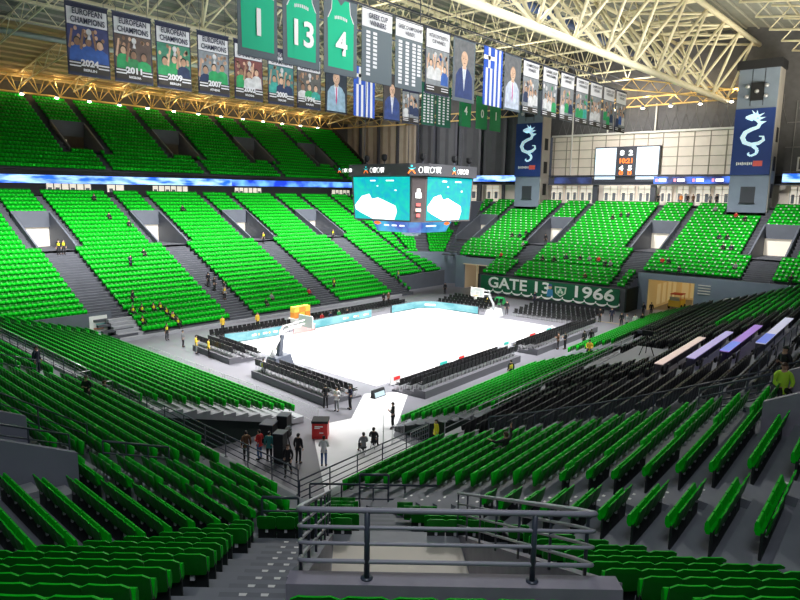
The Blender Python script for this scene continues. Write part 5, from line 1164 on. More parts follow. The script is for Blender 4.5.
def person_meshes(pose):
    J = joints(pose); out = {}
    ch = [('pel', 'spi'), ('spi', 'che'), ('che', 'nb'), ('nb', 'nk'), ('nk', 'hd'), ('hd', 'ht')]
    for c in 'lr': ch += [('nb', 'sh'+c), ('sh'+c, 'el'+c), ('el'+c, 'wr'+c), ('wr'+c, 'ha'+c), ('pel', 'hi'+c), ('hi'+c, 'kn'+c), ('kn'+c, 'an'+c), ('an'+c, 'to'+c)]
    rad = {'pel': (.145, .105), 'spi': (.13, .095), 'che': (.155, .11), 'nb': .065, 'nk': .052, 'hd': (.078, .092), 'ht': (.062, .075)}
    for c in 'lr': rad.update({'sh'+c: .062, 'el'+c: .043, 'wr'+c: .030, 'ha'+c: (.036, .022), 'hi'+c: .088, 'kn'+c: .058, 'an'+c: .042, 'to'+c: .036})
    def sub(keys, chain, scale=1.0, add_=0.0, over=None):
        ks = [k for k in keys]; ix = {k: i for i, k in enumerate(ks)}
        V = [J[k] for k in ks]; Ed = [(ix[a], ix[b]) for a, b in chain if a in ix and b in ix]
        Rr = []
        for k in ks:
            r = (over or {}).get(k, rad[k]); Rr.append(tuple(q*scale+add_ for q in r) if isinstance(r, tuple) else r*scale+add_)
        return V, Ed, Rr
    V, Ed, Rr = sub(list(rad), ch); body = skin_mesh('body_'+pose, V, Ed, Rr, [SKIN, mat('eye dark', (.03, .02, .02), .3)])
    # face and five fingers of each hand, in the same mesh
    bm = bmesh.new(); bm.from_mesh(body); mb = MB(); h = Vector(J['hd'])
    mb.hexa([(h.x-.018, h.y-.085, h.z-.015), (h.x+.018, h.y-.085, h.z-.015), (h.x+.012, h.y-.06, h.z-.015), (h.x-.012, h.y-.06, h.z-.015)], [(h.x-.006, h.y-.088, h.z+.035), (h.x+.006, h.y-.088, h.z+.035), (h.x+.006, h.y-.06, h.z+.035), (h.x-.006, h.y-.06, h.z+.035)])
    mb.tube([h+Vector((0, -.08, -.012)), h+Vector((0, -.112, -.008))], [.016, .008], 5)
    for sx in (-.032, .032): mb.ell((h.x+sx, h.y-.082, h.z+.03), (.014, .012, .008), 6, 4, 1); mb.ell((h.x+sx*2.5, h.y+.005, h.z), (.012, .02, .034), 6, 4, 0)
    mb.box((h.x, h.y-.083, h.z-.045), (.045, .012, .010), mi=1)
    for c, s in (('l', -1), ('r', 1)):
        a, w = Vector(J['ha'+c]), Vector(J['wr'+c]); d = (a-w).normalized(); side = d.cross(Vector((0, 0, 1)) if abs(d.z) < .8 else Vector((0, 1, 0))).normalized(); pal = side.cross(d).normalized()
        for k, ln in enumerate((.068, .078, .072, .058)):
            b = a+side*(.026-.0175*k)+d*.012; mb.tube([b, b+d*ln*.55+pal*.006, b+d*ln+pal*.028], [.0095, .009, .007], 5)
        t = w.lerp(a, .45); mb.tube([t+side*.026*s, t+side*.048*s+d*.03, t+side*.05*s+d*.06+pal*.01], [.011, .010, .008], 5)
    tm = mb.mesh('tmp', [SKIN]); bm.from_mesh(tm); bm.to_mesh(body); bm.free(); bpy.data.meshes.remove(tm); out['body'] = body
    J['hem'] = tuple(Vector(J['pel'])+(Vector((0, -.02, -.07)) if pose.startswith('sit') else Vector((0, 0, -.12)))); J['wai'] = tuple(Vector(J['pel'])+Vector((0, 0, .09)))
    rad.update({'hem': (.14, .105), 'wai': (.125, .09)}); ch2 = ch+[('hem', 'pel'), ('pel', 'wai')]
    up = ['pel', 'hem', 'spi', 'che', 'nb'] + [p+c for c in 'lr' for p in ('sh', 'el', 'wr')]
    J2 = dict(J)
    for c in 'lr': w, e = Vector(J['wr'+c]), Vector(J['el'+c]); J['wr'+c] = tuple(e.lerp(w, .93))
    V, Ed, Rr = sub(up, ch2, 1.0, .020, {'nb': .07}); out['jacket'] = skin_mesh('jacket_'+pose, V, Ed, Rr, [SKIN])
    J.update(J2)
    lo = ['pel', 'wai'] + [p+c for c in 'lr' for p in ('hi', 'kn', 'an')]
    V, Ed, Rr = sub(lo, ch2, 1.0, .014); out['trousers'] = skin_mesh('trousers_'+pose, V, Ed, Rr, [SKIN])
    mb = MB()
    for c in 'lr':
        a, t = Vector(J['an'+c]), Vector(J['to'+c]); mb.tube([a+(a-t).normalized()*.06+Vector((0, 0, -.04)), a+Vector((0, 0, -.03)), t, t+(t-a).normalized()*.05+Vector((0, 0, -.0))], [.03, .052, .048, .03], 8)
    out['shoes'] = mb.mesh('shoes', [DARK], True)
    mb = MB(); h = Vector(J['hd'])+Vector((0, .012, .035)); mb.ell(h, (.094, .105, .10), 10, 6, 0, 1.0, .05); mb.ell(h+Vector((0, .05, -.03)), (.085, .062, .08), 8, 6); out['hair'] = mb.mesh('hair', [DARK], True)
    tor = ['pel', 'spi', 'che', 'nb']; V, Ed, Rr = sub(tor, ch, 1.0, .036, {'nb': .09, 'pel': (.135, .10)}); V[0] = tuple(Vector(V[0])+Vector((0, 0, .04))); out['vest'] = skin_mesh('vest_'+pose, V, Ed, Rr, [SKIN])
    return out
PM = {p: person_meshes(p) for p in ('stand', 'stand_arms', 'walk', 'sit', 'sit_up')}
CLOTH = {'black': (.012, .012, .016), 'navy': (.015, .02, .05), 'white': (.7, .7, .72), 'grey': (.2, .21, .23), 'yellow': (.75, .72, .02), 'lime': (.5, .85, .05), 'red': (.5, .02, .02), 'denim': (.08, .15, .32), 'green': (.02, .28, .08), 'mustard': (.8, .55, .05), 'brown': (.12, .06, .03), 'teal': (.03, .2, .2), 'orange': (.8, .25, .04)}
def cm(n): return mat('cloth '+n, CLOTH[n], .8)
HAIRC = [mat('hair black', (.012, .01, .01), .6), mat('hair brown', (.07, .035, .018), .6), mat('hair grey', (.3, .3, .3), .6)]
def person(x, y, z, face, pose, jacket, trousers, label, vest=None, hair=0, scale=1.0, group=None):
    """face: world heading in degrees the person looks along"""
    r = empty('person', (x, y, z), R(face)+PI/2); r.scale = (scale,)*3; tag(r, label, 'person', group)
    P_ = PM[pose]
    for part, m in (('body', None), ('jacket', cm(jacket)), ('trousers', cm(trousers)), ('shoes', None), ('hair', HAIRC[hair]), ('vest', cm(vest) if vest else None)):
        if part == 'vest' and not vest: continue
        o = link(part if part != 'vest' else 'safety_vest', P_[part], r)
        if m: o.material_slots[0].link = 'OBJECT'; o.material_slots[0].material = m
    return r
SITTERS = []
def on(F, rows, u, d):
    k = 0
    for i, (a, z, run) in enumerate(rows):
        if d >= a: k = i
    return rows[k]
def sit_on(F, rows, x, y, face, jacket, label, trousers='black', **kw):
    u, d = F.ud(x, y); d0, z, run = on(F, rows, u, d); q = F.p(u, d0+run*.55, z); SITTERS.append(q); return person(q[0], q[1], z, face, kw.pop('pose', 'sit'), jacket, trousers, label, **kw)
def stand_on(F, rows, x, y, face, jacket, label, trousers='black', **kw):
    u, d = F.ud(x, y); d0, z, run = on(F, rows, u, d); q = F.p(u, d0+run*.3, z); return person(q[0], q[1], z, face, kw.pop('pose', 'stand'), jacket, trousers, label, **kw)
def F3(F, u, d): return F.p(u, d, 0)[:2]
q = F3(FW, 21.9, 3.4); stand_on(FW, ROWS_NEAR, *q, -60, 'navy', 'person in dark clothes standing on the pale stair of the left stand', 'navy')
q = F3(FW, 16.9, 1.7); person(*q, 3.51, -20, 'sit', 'black', 'black', 'person in black sitting by the gate of the left walkway fence', hair=1)
q = F3(FW, 14.4, 3.3); sit_on(FW, ROWS_NEAR, *q, 215, 'black', 'person in black turned toward the camera in the left stand, hands together', hair=1, pose='stand_arms', scale=.92)
q = F3(FS, 4.3, 4.7); sit_on(FS, ROWS_NEAR, *q, 80, 'black', 'person in black sitting in the right green rows, one arm raised', pose='sit_up', hair=1)
q = F3(FS, 7.5, 12.9); person(*q, Zp(12.9)-.15, 200, 'sit', 'lime', 'black', 'steward in lime safety vest sitting behind the grey wall at right', vest='lime', scale=1.15, hair=1)
q = F3(FS, 8.9, 12.7); person(*q, Zp(12.7), 150, 'stand_arms', 'black', 'black', 'person in black standing beside the lime vested steward at right')
for n, (x, y, lb) in enumerate(((-21.05, 32.5, 'left'), (-20.5, 32.45, 'right'))): stand_on(FN, ROWS_N, x, y, -100, 'black', '%s of two yellow vested stewards at the first entrance recess, far left stand' % lb, vest='yellow')
stand_on(FN, ROWS_N, -14.6, 29.3, -80, 'navy', 'person in dark clothes standing alone among the far left green seats', 'black', pose='stand_arms')
for x, y, lb in ((-11.9, 30.4, 'right of the lone standing person'), (-12.0, 42.6, 'near the top of the far left stand, left'), (-12.2, 37.9, 'above the lone standing person'), (-10.5, 36.3, 'beside the second entrance recess'), (-.8, 39.7, 'above the second entrance recess, upper right')):
    sit_on(FN, ROWS_N, x, y, -90, 'black', 'seated person in black, %s' % lb)
stand_on(FN, ROWS_N, -17.6, 22.6, -60, 'black', 'person in black at the head of the concrete steps, seated steward group beside', vest=None, pose='walk')
for i, (x, y) in enumerate(((-18.4, 21.0), (-17.4, 21.1), (-16.1, 21.2), (-15.3, 20.9), (-15.1, 20.4), (-14.95, 19.9), (-14.8, 19.3), (-14.8, 18.7), (-18.3, 19.5))):
    sit_on(FN, ROWS_N, x, y, -90, 'black', '%s from the left in the cluster of seated yellow vested stewards at far left' % ordw([1, 3, 4, 5, 6, 7, 8, 9, 2][i]), vest='yellow', group='yellow vested stewards seated together')
person(-17.78, 15.9, 0, -90, 'stand', 'black', 'black', 'steward in yellow vest standing on the floor below the seated steward group', vest='yellow')
for i, (x, y) in enumerate(((-7.2, 24.5), (-6.9, 23.7), (-6.2, 23.3))): stand_on(FN, ROWS_N, x, y, -90+20*i, 'black', '%s of three people in black on the second far stair' % ['uppermost', 'middle', 'lowest'][i], hair=i % 2)
stand_on(FN, ROWS_N, -6.7, 21.8, -90, 'grey', 'steward in yellow vest below the three dark people on the far stair', vest='mustard')
stand_on(FN, ROWS_N, 7.05, 32.5, -90, 'black', 'yellow vested steward at the third entrance recess in the far stand', vest='yellow')
stand_on(FN, ROWS_N, 20.8, 32.5, -90, 'black', 'yellow vested steward at the fourth entrance recess in the far stand', vest='yellow')
stand_on(FN, ROWS_N, 10.4, 21.1, -90, 'black', 'yellow vested steward low on the third far stair', vest='yellow')
stand_on(FN, ROWS_N, 24.0, 21.4, -90, 'teal', 'yellow vested steward at the foot of the fourth far stair', vest='yellow')
for x, y, lb in ((-2.4, 19.3, 'left'), (-.9, 20.6, 'right')): sit_on(FN, ROWS_N, x, y, -90, 'black' if lb == 'left' else 'grey', '%s of two people seated low in the far stand left of the third stair' % lb)
sit_on(FN, ROWS_N, 5.3, 20.3, -90, 'red', 'person in red and black sitting low beside the third far stair')
person(-11.7, 15.2, 0, -90, 'stand', 'mustard', 'black', 'steward in yellow jacket on the floor behind the left led board')
person(-7.8, 14.3, 0, -90, 'stand', 'mustard', 'black', 'steward in yellow jacket on the floor at the foot of the second far stair')
person(-18.9, 6.9, 0, -30, 'stand', 'mustard', 'black', 'steward in long yellow jacket beside the left chair bank, right one')
person(-18.9, 8.9, 0, -40, 'stand_arms', 'mustard', 'grey', 'steward in yellow jacket beside the left chair bank, left one')
person(-18.3, 12.1, 0, -50, 'stand', 'grey', 'black', 'person in grey at the far end of the left chair bank', scale=.95)
person(-20.0, -2.4, 0, 20, 'stand_arms', 'white', 'grey', 'camera person in white and yellow at the gap behind the near basket', vest='yellow')
person(-15.0, 1.9, 0, 20, 'stand', 'black', 'black', 'person in black standing by the near basket pad')
for x, y, f, ja, tr, lb in ((-21.5, -11.2, 60, 'black', 'black', 'left of three people, in black, behind the near chair bank'), (-21.4, -12.2, 200, 'white', 'grey', 'person in white top, middle of three behind the near chair bank'), (-20.5, -12.6, 160, 'navy', 'black', 'right of three people, in navy, behind the near chair bank')): person(x, y, 0, f, 'stand_arms', ja, tr, lb)
person(-21.4, -17.3, .0, 120, 'stand_arms', 'black', 'black', 'person in black standing at the near corner of the right lower green rows', scale=1.02)
person(-30.7, -14.6, 0, 60, 'stand', 'brown', 'black', 'leftmost person in the dark pit under the left stand, dark jacket', hair=0)
person(-30.1, -15.0, 0, 100, 'stand_arms', 'red', 'denim', 'person in red top in the dark pit under the left stand')
person(-29.9, -15.6, 0, 30, 'stand', 'teal', 'black', 'person in teal jacket in the dark pit under the left stand')
person(-30.4, -17.8, 0, 215, 'walk', 'black', 'black', 'person in black suit and white shirt walking in the pit toward the camera', hair=1)
person(-29.0, -17.0, 0, 20, 'stand', 'black', 'black', 'person in black seen from behind beside the suited walker')
person(-28.3, -18.3, 0, 40, 'stand_arms', 'white', 'denim', 'person in white shirt and blue jeans standing by the red box', hair=0)
for x, y, f, ja, lb in ((-25.6, -18.7, 60, 'grey', 'left of two people in grey sitting by the barriers at the right fence'), (-24.6, -18.6, 30, 'black', 'right of two people, in black, sitting by the barriers at the right fence')):
    person(x, y, 0, f, 'sit', ja, 'black', lb); rr_ = empty('stool', (x, y, 0)); tag(rr_, 'small dark stool under the %s seated person by the right fence' % lb.split(' of')[0], 'stool'); mb = MB(); mb.lathe((x, y, .38), [(.2, 0), (.2, .06)], 8); add(mb, 'seat', [DARK], rr_)
    for k in range(3):
        a = 2*PI*k/3; mb = MB(); mb.tube([(x+.2*math.cos(a), y+.2*math.sin(a), 0), (x+.12*math.cos(a), y+.12*math.sin(a), .38)], .02, 4); add(mb, 'leg', [RAIL], rr_)
person(-22.0, -21.2, 0, 150, 'stand', 'yellow', 'black', 'steward in bright yellow jacket standing at the fence before the black seats', hair=0)
person(-6.8, -17.2, 0, 60, 'stand', 'black', 'black', 'steward in black with yellow top standing behind the near sideline chairs', vest='mustard', scale=1.05)
person(2.6, -19.6, .9, 200, 'sit', 'mustard', 'black', 'person in orange yellow jacket sitting at the gap in the right lower rows', scale=1.1)
person(19.6, -.9, 0, 200, 'stand', 'black', 'black', 'person in black standing right of the far basket')
person(29.5, .6, 0, 180, 'stand', 'navy', 'navy', 'person in navy standing below the shield on the green banner')
for i, (x, y, ja) in enumerate(((6.4, -14.7, 'brown'), (6.9, -15.2, 'black'), (9.0, -16.2, 'black'), (10.2, -16.4, 'black'))): person(x, y, 0, 120-30*i, 'stand_arms' if i < 2 else 'stand', ja, 'black', '%s from the left of four dark people behind the right sideline chairs' % ordw(i+1))
for i, (x, y, ja) in enumerate(((23.2, -11.7, 'black'), (24.3, -12.7, 'navy'), (22.0, -14.8, 'black'), (21.4, -15.7, 'grey'), (22.0, -16.4, 'white'), (23.2, -16.8, 'black'), (31.2, -14.0, 'black'), (32.0, -14.7, 'black'))):
    person(x, y, 0, 170+25*(i % 3), 'stand', ja, 'black', '%s from the left among the people standing by the yellow tunnel' % ordw(i+1), hair=i % 2)
person(29.0, -18.9, 0, 120, 'sit', 'black', 'black', 'person in black crouching before the yellow tunnel mouth')
person(30.8, -20.0, 0, 100, 'stand', 'white', 'grey', 'person in white with yellow vest at the top of the far right green rows', vest='lime')
person(35.4, -20.7, .6, 180, 'stand', 'black', 'black', 'yellow vested steward against the grey end wall right of the tunnel', vest='yellow')
person(26.8, 7.4, 0, 180, 'stand', 'black', 'black', 'person in black near the far corner tunnel, left of the far basket')
person(27.9, 15.0, 0, 200, 'stand', 'black', 'black', 'person in black at the beige far corner tunnel')
EP = [(42.8, 12.3), (42.6, 10.9), (43.3, 10.2), (39.5, 8.8), (36.6, 10.6), (36.4, 3.4), (36.7, 1.5), (37.0, 0), (37.3, -2.2), (37.5, -3.6), (37.1, -5.0), (49.5, -1.7), (50.2, -2.7), (49.9, -3.9), (36.4, -6.4), (36.7, -7.1), (38.1, -13.6), (38.0, -14.4), (36.6, -16.4), (45.2, -18.7), (45.3, -19.7), (52.2, -15.8), (50.7, -19.1), (50.3, -20.5), (42.2, -19.9), (42.6, -20.9), (36.4, -29.1), (37.8, -22.6)]
WHERE = ['left of the first end stand stair', 'left of the first end stand stair, second', 'left of the first end stand stair, third', 'just left of the first end stair', 'low at the left of the end stand', 'right of the first stair, first above the banner', 'right of the first stair, second above the banner', 'right of the first stair, third above the banner', 'right of the first stair, fourth above the banner', 'right of the first stair, fifth above the banner', 'right of the first stair, sixth above the banner', 'high under the wall screen, left', 'high under the wall screen, middle', 'high under the wall screen, right', 'just left of the second end stair, first', 'just left of the second end stair, second', 'above the yellow tunnel, first', 'above the yellow tunnel, second', 'low above the tunnel wall', 'in the middle of the right block, left', 'in the middle of the right block, right', 'below the concourse, top right block', 'below the right tower, left', 'below the right tower, right', 'right block lower pair, left', 'right block lower pair, right', 'at the far right edge, low', 'low right of the tunnel']
for i, (x, y) in enumerate(EP): sit_on(FE, ROWS_E, x, y, 180, ['black', 'navy', 'black', 'grey', 'red', 'black'][i % 6], 'seated person in the end stand, %s' % WHERE[i], hair=i % 2)
stand_on(FE, ROWS_E, 41.6, 5.6, 180, 'black', 'person in black standing at the first recess of the end stand')
sit_on(FEL, ROWS_EL, 33.0, -5.0, 180, 'brown', 'person sitting above the green banner near the number 1966')
for i, (y, ja) in enumerate(((-6.4, 'black'), (-9.9, 'orange'), (-10.9, 'black'), (-11.7, 'brown'), (-14.2, 'grey'), (-15.1, 'black'))): person(55.6, y, 13.9, 180+20*(i % 3), 'stand', ja, 'black', '%s from the left of the people on the concourse behind the end stand' % ordw(i+1), hair=i % 2)
for i, (x, y, ja) in enumerate(((-1.2, 11.0, 'red'), (.2, 11.05, 'navy'), (1.6, 11.1, 'green'), (3.0, 11.1, 'black'))): person(x, y, 0, -90, 'sit', ja, 'navy', '%s from the left of the officials seated behind the middle led board' % ordw(i+1))
for i, (x, y) in enumerate(((13.4, 14.6), (14.6, 14.8))): person(x, y, 0, -90, 'stand', ['black', 'brown'][i], 'black', '%s of two people standing at the far sideline behind the right led board' % ['left', 'right'][i])

# ------------------------------------------------------------------ seats as objects
def seat_back_mesh(m, zb=.47):
    mb = MB(); W, H = .245, .86-zb; nx, nz = 6, 5
    def pt(i, j, off):
        x = -W+2*W*i/nx; x *= (.9 if j == 0 else 1); t = j/nz; z = zb+H*t
        e = abs(x)/W; z -= (.045*max(0, e-.72)/.28 if j == nz else 0)
        y = -.12-.10*t-.025*(1-e*e)+off+(.02*t*t)
        return (x, -y if False else y, z)
    fr = [[pt(i, j, .0) for i in range(nx+1)] for j in range(nz+1)]
    bk = [[pt(i, j, -.035 if j < nz else -.03) for i in range(nx+1)] for j in range(nz+1)]
    a = len(mb.v)
    for g in (fr, bk):
        for row in g: mb.v += row
    def id_(g, i, j): return a+g*(nx+1)*(nz+1)+j*(nx+1)+i
    for j in range(nz):
        for i in range(nx):
            mb.f.append((id_(0, i, j), id_(0, i, j+1), id_(0, i+1, j+1), id_(0, i+1, j))); mb.m.append(0)
            mb.f.append((id_(1, i, j), id_(1, i+1, j), id_(1, i+1, j+1), id_(1, i, j+1))); mb.m.append(0)
    for i in range(nx):
        mb.f.append((id_(0, i, nz), id_(1, i, nz), id_(1, i+1, nz), id_(0, i+1, nz))); mb.m.append(1)  # top edge takes the lighter material, painting the overhead light on it
        mb.f.append((id_(0, i, 0), id_(0, i+1, 0), id_(1, i+1, 0), id_(1, i, 0))); mb.m.append(0)
    for j in range(nz):
        mb.f.append((id_(0, 0, j), id_(1, 0, j), id_(1, 0, j+1), id_(0, 0, j+1))); mb.m.append(0)
        mb.f.append((id_(0, nx, j), id_(0, nx, j+1), id_(1, nx, j+1), id_(1, nx, j))); mb.m.append(0)
    return mb.mesh('seat_back', m)
def seat_pan_mesh(m):
    mb = MB()
    prof = [(-.02, .44), (.06, .43), (.10, .50), (.10, .62), (.08, .675), (.04, .68), (.02, .62), (.0, .55), (-.04, .50)]   # tipped up, seen from the side
    for x0, x1 in ((-.225, .225),):
        lo = [(x0, y-.06, z) for y, z in prof]; hi = [(x1, y-.06, z) for y, z in prof]
        mb.hexa(lo, hi)
    return mb.mesh('seat_pan', m)
def bracket_shade_mesh(m):
    mb = MB(); mb.box((0, -.085, .245), (.47, .045, .49), mi=1); mb.box((0, -.04, .42), (.30, .14, .035), mi=1); mb.box((0, -.125, .41), (.07, .05, .11))  # wide dark box paints the shade under the seat; small pale block is the bracket
    return mb.mesh('bracket', m)
# local +y is the way the seat faces
ME_BACK = seat_back_mesh([GREEND, GREEN]); ME_PAN = seat_pan_mesh([GREEN]); ME_BR = bracket_shade_mesh([BRKT, mat('under seat shade', (.012, .016, .018), .6)])
ME_BBACK = seat_back_mesh([BLACK, mat('seat black lit rim', (.05, .05, .06), .35)], .22); ME_BPAN = seat_pan_mesh([BLACK])
def pick(lst, n):
    vis = []
    for s in lst:
        q = seen_at(s[0], s[1], s[2]+.8)
        if q and -45 < q[1] < 845 and 0 < q[2] < 650: vis.append((q[0], s))
    vis.sort(key=lambda t: t[0])
    return [s for _, s in vis[:n]]
def taken(s): return any(abs(s[2]-q[2]) < .3 and (s[0]-q[0])**2+(s[1]-q[1])**2 < .30**2 for q in SITTERS)
OPEN = set(id(s) for s in SEATS['green'] if taken(s))
near_g = pick([s for s in SEATS['green'] if s[4][0] != 'far' and id(s) not in OPEN], 300)
near_b = pick(SEATS['black'], 300)
def place_seats(lst, name, meshes, labeller, group):
    for x, y, z, h, info in lst:
        r = empty(name, (x, y, z), h-PI/2); tag(r, labeller(info), 'seat', group)
        for nm, me in meshes: link(nm, me, r)
used = {}
rows_used = {}
for s in near_g: rows_used.setdefault(s[4][0], set()).add(s[4][1])
def rank(t, k): return len([q for q in rows_used[t] if q >= k])     # nearest row first
def lab_green(info):
    t, k, si, i, n, w = info
    if t == 'CL': return 'green folding seat, %s from the dark stair, %s row up from the bottom left' % (ordw(n-i), ordw(rank(t, k)))
    if t == 'CR': return 'green folding seat, %s from the aisle, %s row up from the bottom right' % (ordw(i+1), ordw(rank(t, k)))
    if t == 'CP': return 'green folding seat under the nearest concrete parapet, %s from the left' % ordw(i+1) if k == 18 else 'green folding seat under the nearest parapet, second row, %s from the left' % ordw(i+1)
    if t == 'CF': return 'green seat below the nearest vomitory, %s row, %s of the path, %s from left' % (ordw(rank(t, k)), 'left' if si == 0 else 'right', ordw(i+1))
    if t == 'S3': return 'green folding seat in the right wedge block, %s row up, %s from the corner' % (ordw(rank(t, k)), ordw(i+1))
    if t == 'S2': return 'green folding seat in the right middle block, %s row down, %s from the stair' % (ordw(rank(t, k)), ordw(i+1))
    if t == 'W3': return 'green seat in the left wedge block, %s row up, %s piece, %s from corner' % (ordw(rank(t, k)), ['near', 'far', 'end'][min(si, 2)], ordw(i+1))
    return 'green folding seat, block %s, %s row, %s from its end' % ({'RW': 'left retractable', 'W2': 'left middle', 'W1': 'left far', 'RS': 'right retractable'}.get(t, 'far'), ordw(rank(t, k)), ordw(i+1))
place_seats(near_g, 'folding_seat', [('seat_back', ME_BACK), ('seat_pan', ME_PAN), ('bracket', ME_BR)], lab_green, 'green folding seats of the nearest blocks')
place_seats(near_b, 'black_folding_seat', [('seat_back', ME_BBACK), ('seat_pan', ME_BPAN)], lambda q: 'black folding seat in the black block, %s row up, %s from the aisle rail' % (ordw(q[1]+1), ordw(q[3]+1 + (17 if q[2] == 1 else 0))), 'black folding seats of the right stand')
# the rest of each kind: one object
def bx_t(c, s, rx=0.0):
    Mx = Matrix.Rotation(rx, 3, 'X'); v = []
    for dz in (-1, 1):
        for dx, dy in ((-1, -1), (1, -1), (1, 1), (-1, 1)):
            p = Mx @ Vector((dx*s[0]/2, dy*s[1]/2, dz*s[2]/2)); v.append((p.x+c[0], p.y+c[1], p.z+c[2]))
    f = [(3, 2, 1, 0), (4, 5, 6, 7), (0, 1, 5, 4), (1, 2, 6, 5), (2, 3, 7, 6), (3, 0, 4, 7)]
    return v, f
def mass(name, lst, mats, white=True, dark=False):
    def template(with_label, opened=False):
        V, Fq, Mi = [], [], []
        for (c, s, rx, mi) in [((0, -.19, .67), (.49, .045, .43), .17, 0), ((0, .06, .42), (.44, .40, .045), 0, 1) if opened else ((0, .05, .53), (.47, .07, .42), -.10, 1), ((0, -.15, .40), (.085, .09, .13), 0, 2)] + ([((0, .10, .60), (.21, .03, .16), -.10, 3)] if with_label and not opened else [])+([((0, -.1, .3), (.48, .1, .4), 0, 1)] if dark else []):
            v, f = bx_t(c, s, rx); a = len(V); V += v; Fq += [tuple(i+a for i in q) for q in f]; Mi += [mi]*6
        return np.array(V), np.array(Fq), np.array(Mi)
    VV, FF, MM = [], [], []; base = 0
    for wl, op in ((False, False), (True, False), (False, True)):
        sub_ = [s for s in lst if (id(s) in OPEN) == op and (op or bool(s[4][5]) == wl)]
        if not sub_: continue
        V, Fq, Mi = template(wl, op)
        P = np.array([[s[0], s[1], s[2], s[3]-PI/2] for s in sub_]); n = len(sub_); ca, sa = np.cos(P[:, 3]), np.sin(P[:, 3])
        X = V[None, :, 0]*ca[:, None]-V[None, :, 1]*sa[:, None]+P[:, 0:1]; Y = V[None, :, 0]*sa[:, None]+V[None, :, 1]*ca[:, None]+P[:, 1:2]; Z = V[None, :, 2]+P[:, 2:3]
        VV.append(np.stack([X, Y, Z], -1).reshape(-1, 3)); FF.append((Fq[None]+(np.arange(n)*len(V))[:, None, None]).reshape(-1, 4)+base); MM.append(np.tile(Mi, n)); base += n*len(V)
    VV = np.concatenate(VV); FF = np.concatenate(FF); MM = np.concatenate(MM)
    me = bpy.data.meshes.new(name); me.vertices.add(len(VV)); me.vertices.foreach_set('co', VV.ravel()); me.loops.add(FF.size); me.loops.foreach_set('vertex_index', FF.ravel().astype(np.int32))
    me.polygons.add(len(FF)); me.polygons.foreach_set('loop_start', (np.arange(len(FF))*4).astype(np.int32)); me.polygons.foreach_set('loop_total', np.full(len(FF), 4, np.int32))
    for m in mats: me.materials.append(m)
    me.polygons.foreach_set('material_index', MM.astype(np.int32)); me.update(calc_edges=True); me.validate()
    return link(name, me)
ng = set(id(s) for s in near_g); nb = set(id(s) for s in near_b)
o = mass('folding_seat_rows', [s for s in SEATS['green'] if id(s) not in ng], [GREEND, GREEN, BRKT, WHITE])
tag(o, 'thousands of bright green folding seats filling the stands around the court', 'seats', None, 'stuff')
o = mass('black_folding_seat_rows', [s for s in SEATS['black'] if id(s) not in nb], [BLACK, BLACK, mat('dark bracket', (.10, .10, .13), .5), WHITE], dark=True)  # dark: box under each seat standing in for the shade there
tag(o, 'rows of black folding seats further along the right stand', 'seats', None, 'stuff')
print('SEATS', len(SEATS['green']), len(SEATS['black']))

# ------------------------------------------------------------------ light
def area(name, loc, target, size, size_y, power, col=(1, .98, .94), spread=180):
    l = bpy.data.lights.new(name, 'AREA'); l.shape = 'RECTANGLE'; l.size = size; l.size_y = size_y; l.energy = power; l.color = col; l.spread = R(spread)
    o = bpy.data.objects.new(name, l); COL.objects.link(o); o.location = loc
    o.rotation_euler = (Vector(target)-Vector(loc)).to_track_quat('-Z', 'Y').to_euler(); return o
for x in (-14, 0, 14):
    area('court_floodlight', (x, -22, 29), (x*.9, -4, 0), 8, 1.2, 4300, spread=64)
    area('court_floodlight', (x, 22, 30), (x*.9, 3, 0), 8, 1.2, 4300, spread=64)
for x in (-24, -6, 12, 28): area('stand_floodlight', (x, 14, 31), (x, 34, 6), 9, 1.2, 3900, spread=62)
for y in (-20, -4, 12): area('stand_floodlight', (28, y, 31), (46, y*1.1, 8), 1.2, 9, 1750, spread=62)
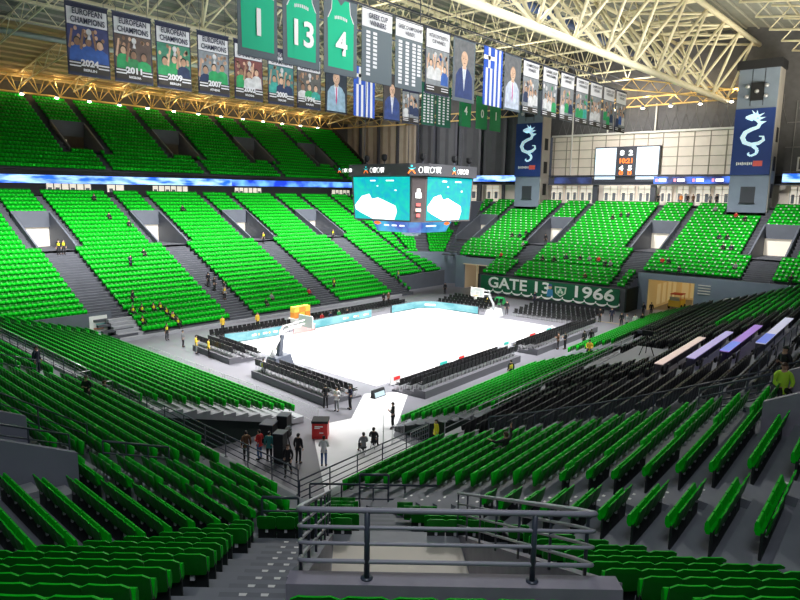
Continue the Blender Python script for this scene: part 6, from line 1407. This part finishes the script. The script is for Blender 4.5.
area('stand_floodlight', (-12, 2, 31), (-31, 2, 2), 2, 9, 2600, spread=70)
area('stand_floodlight', (-10, -12, 31), (-29, -31, 3), 4, 4, 1500, spread=75)
area('stand_floodlight', (2, -14, 31), (2, -30, 4), 14, 2, 1300, spread=75)
area('near_stand_fill', (-53, -45, 33), (-43, -34, 6), 10, 10, 950, (.88, .94, 1), spread=120)  # added fill over the near seats and rails, not a fixture of the hall
area('wall_fill', (44, -3, 27), (58, -3, 22), 1, 20, 1900, (1, .95, .9), spread=130)  # unseen fill added to brighten the end wall and tower banners
for x in (-6, 18, 42):  # unseen upward fill added to brighten the roof and trusses
    area('roof_fill', (x, 0, 27), (x+3, -2, 40), 14, 5, 1700, (1, .92, .74), spread=170)
    area('roof_fill', (x, -30, 24), (x+3, -22, 38), 14, 3, 2300, (1, .92, .74), spread=150)
area('roof_fill', (20, 40, 27), (20, 44, 38), 60, 3, 1800, (1, .9, .68), spread=150)  # added upward fill for the roof over the far side
area('wall_fill', (42, 35, 27), (58, 38, 23), 2, 16, 1500, (1, .95, .88), spread=120)  # unseen fill added for the ribbed curtain walls
area('banner_fill', (0, -24, 27), (0, -8, 26), 50, 1, 3600, (.95, .98, 1), spread=120)  # unseen fill added to brighten the front banner row
area('banner_fill', (-4, -3, 24), (-4, 8, 26), 44, 1, 1300, (.95, .98, 1), spread=110)  # added fill for the rear banner row
area('roof_fill', (46, -34, 25), (52, -25, 39), 16, 4, 1500, (1, .9, .7), spread=150)  # added upward fill for the far right roof corner
W_ = bpy.data.worlds.new('world'); SC.world = W_; W_.use_nodes = True
W_.node_tree.nodes['Background'].inputs['Color'].default_value = (.55, .6, .72, 1); W_.node_tree.nodes['Background'].inputs['Strength'].default_value = .10
SC.view_settings.view_transform = 'Standard'; SC.view_settings.look = 'None'; SC.view_settings.exposure = 0.0
SC.cycles.use_denoising = True
SC.cycles.max_bounces = 5; SC.cycles.diffuse_bounces = 3; SC.cycles.sample_clamp_indirect = 4.0
for l in bpy.data.lights:
    pass
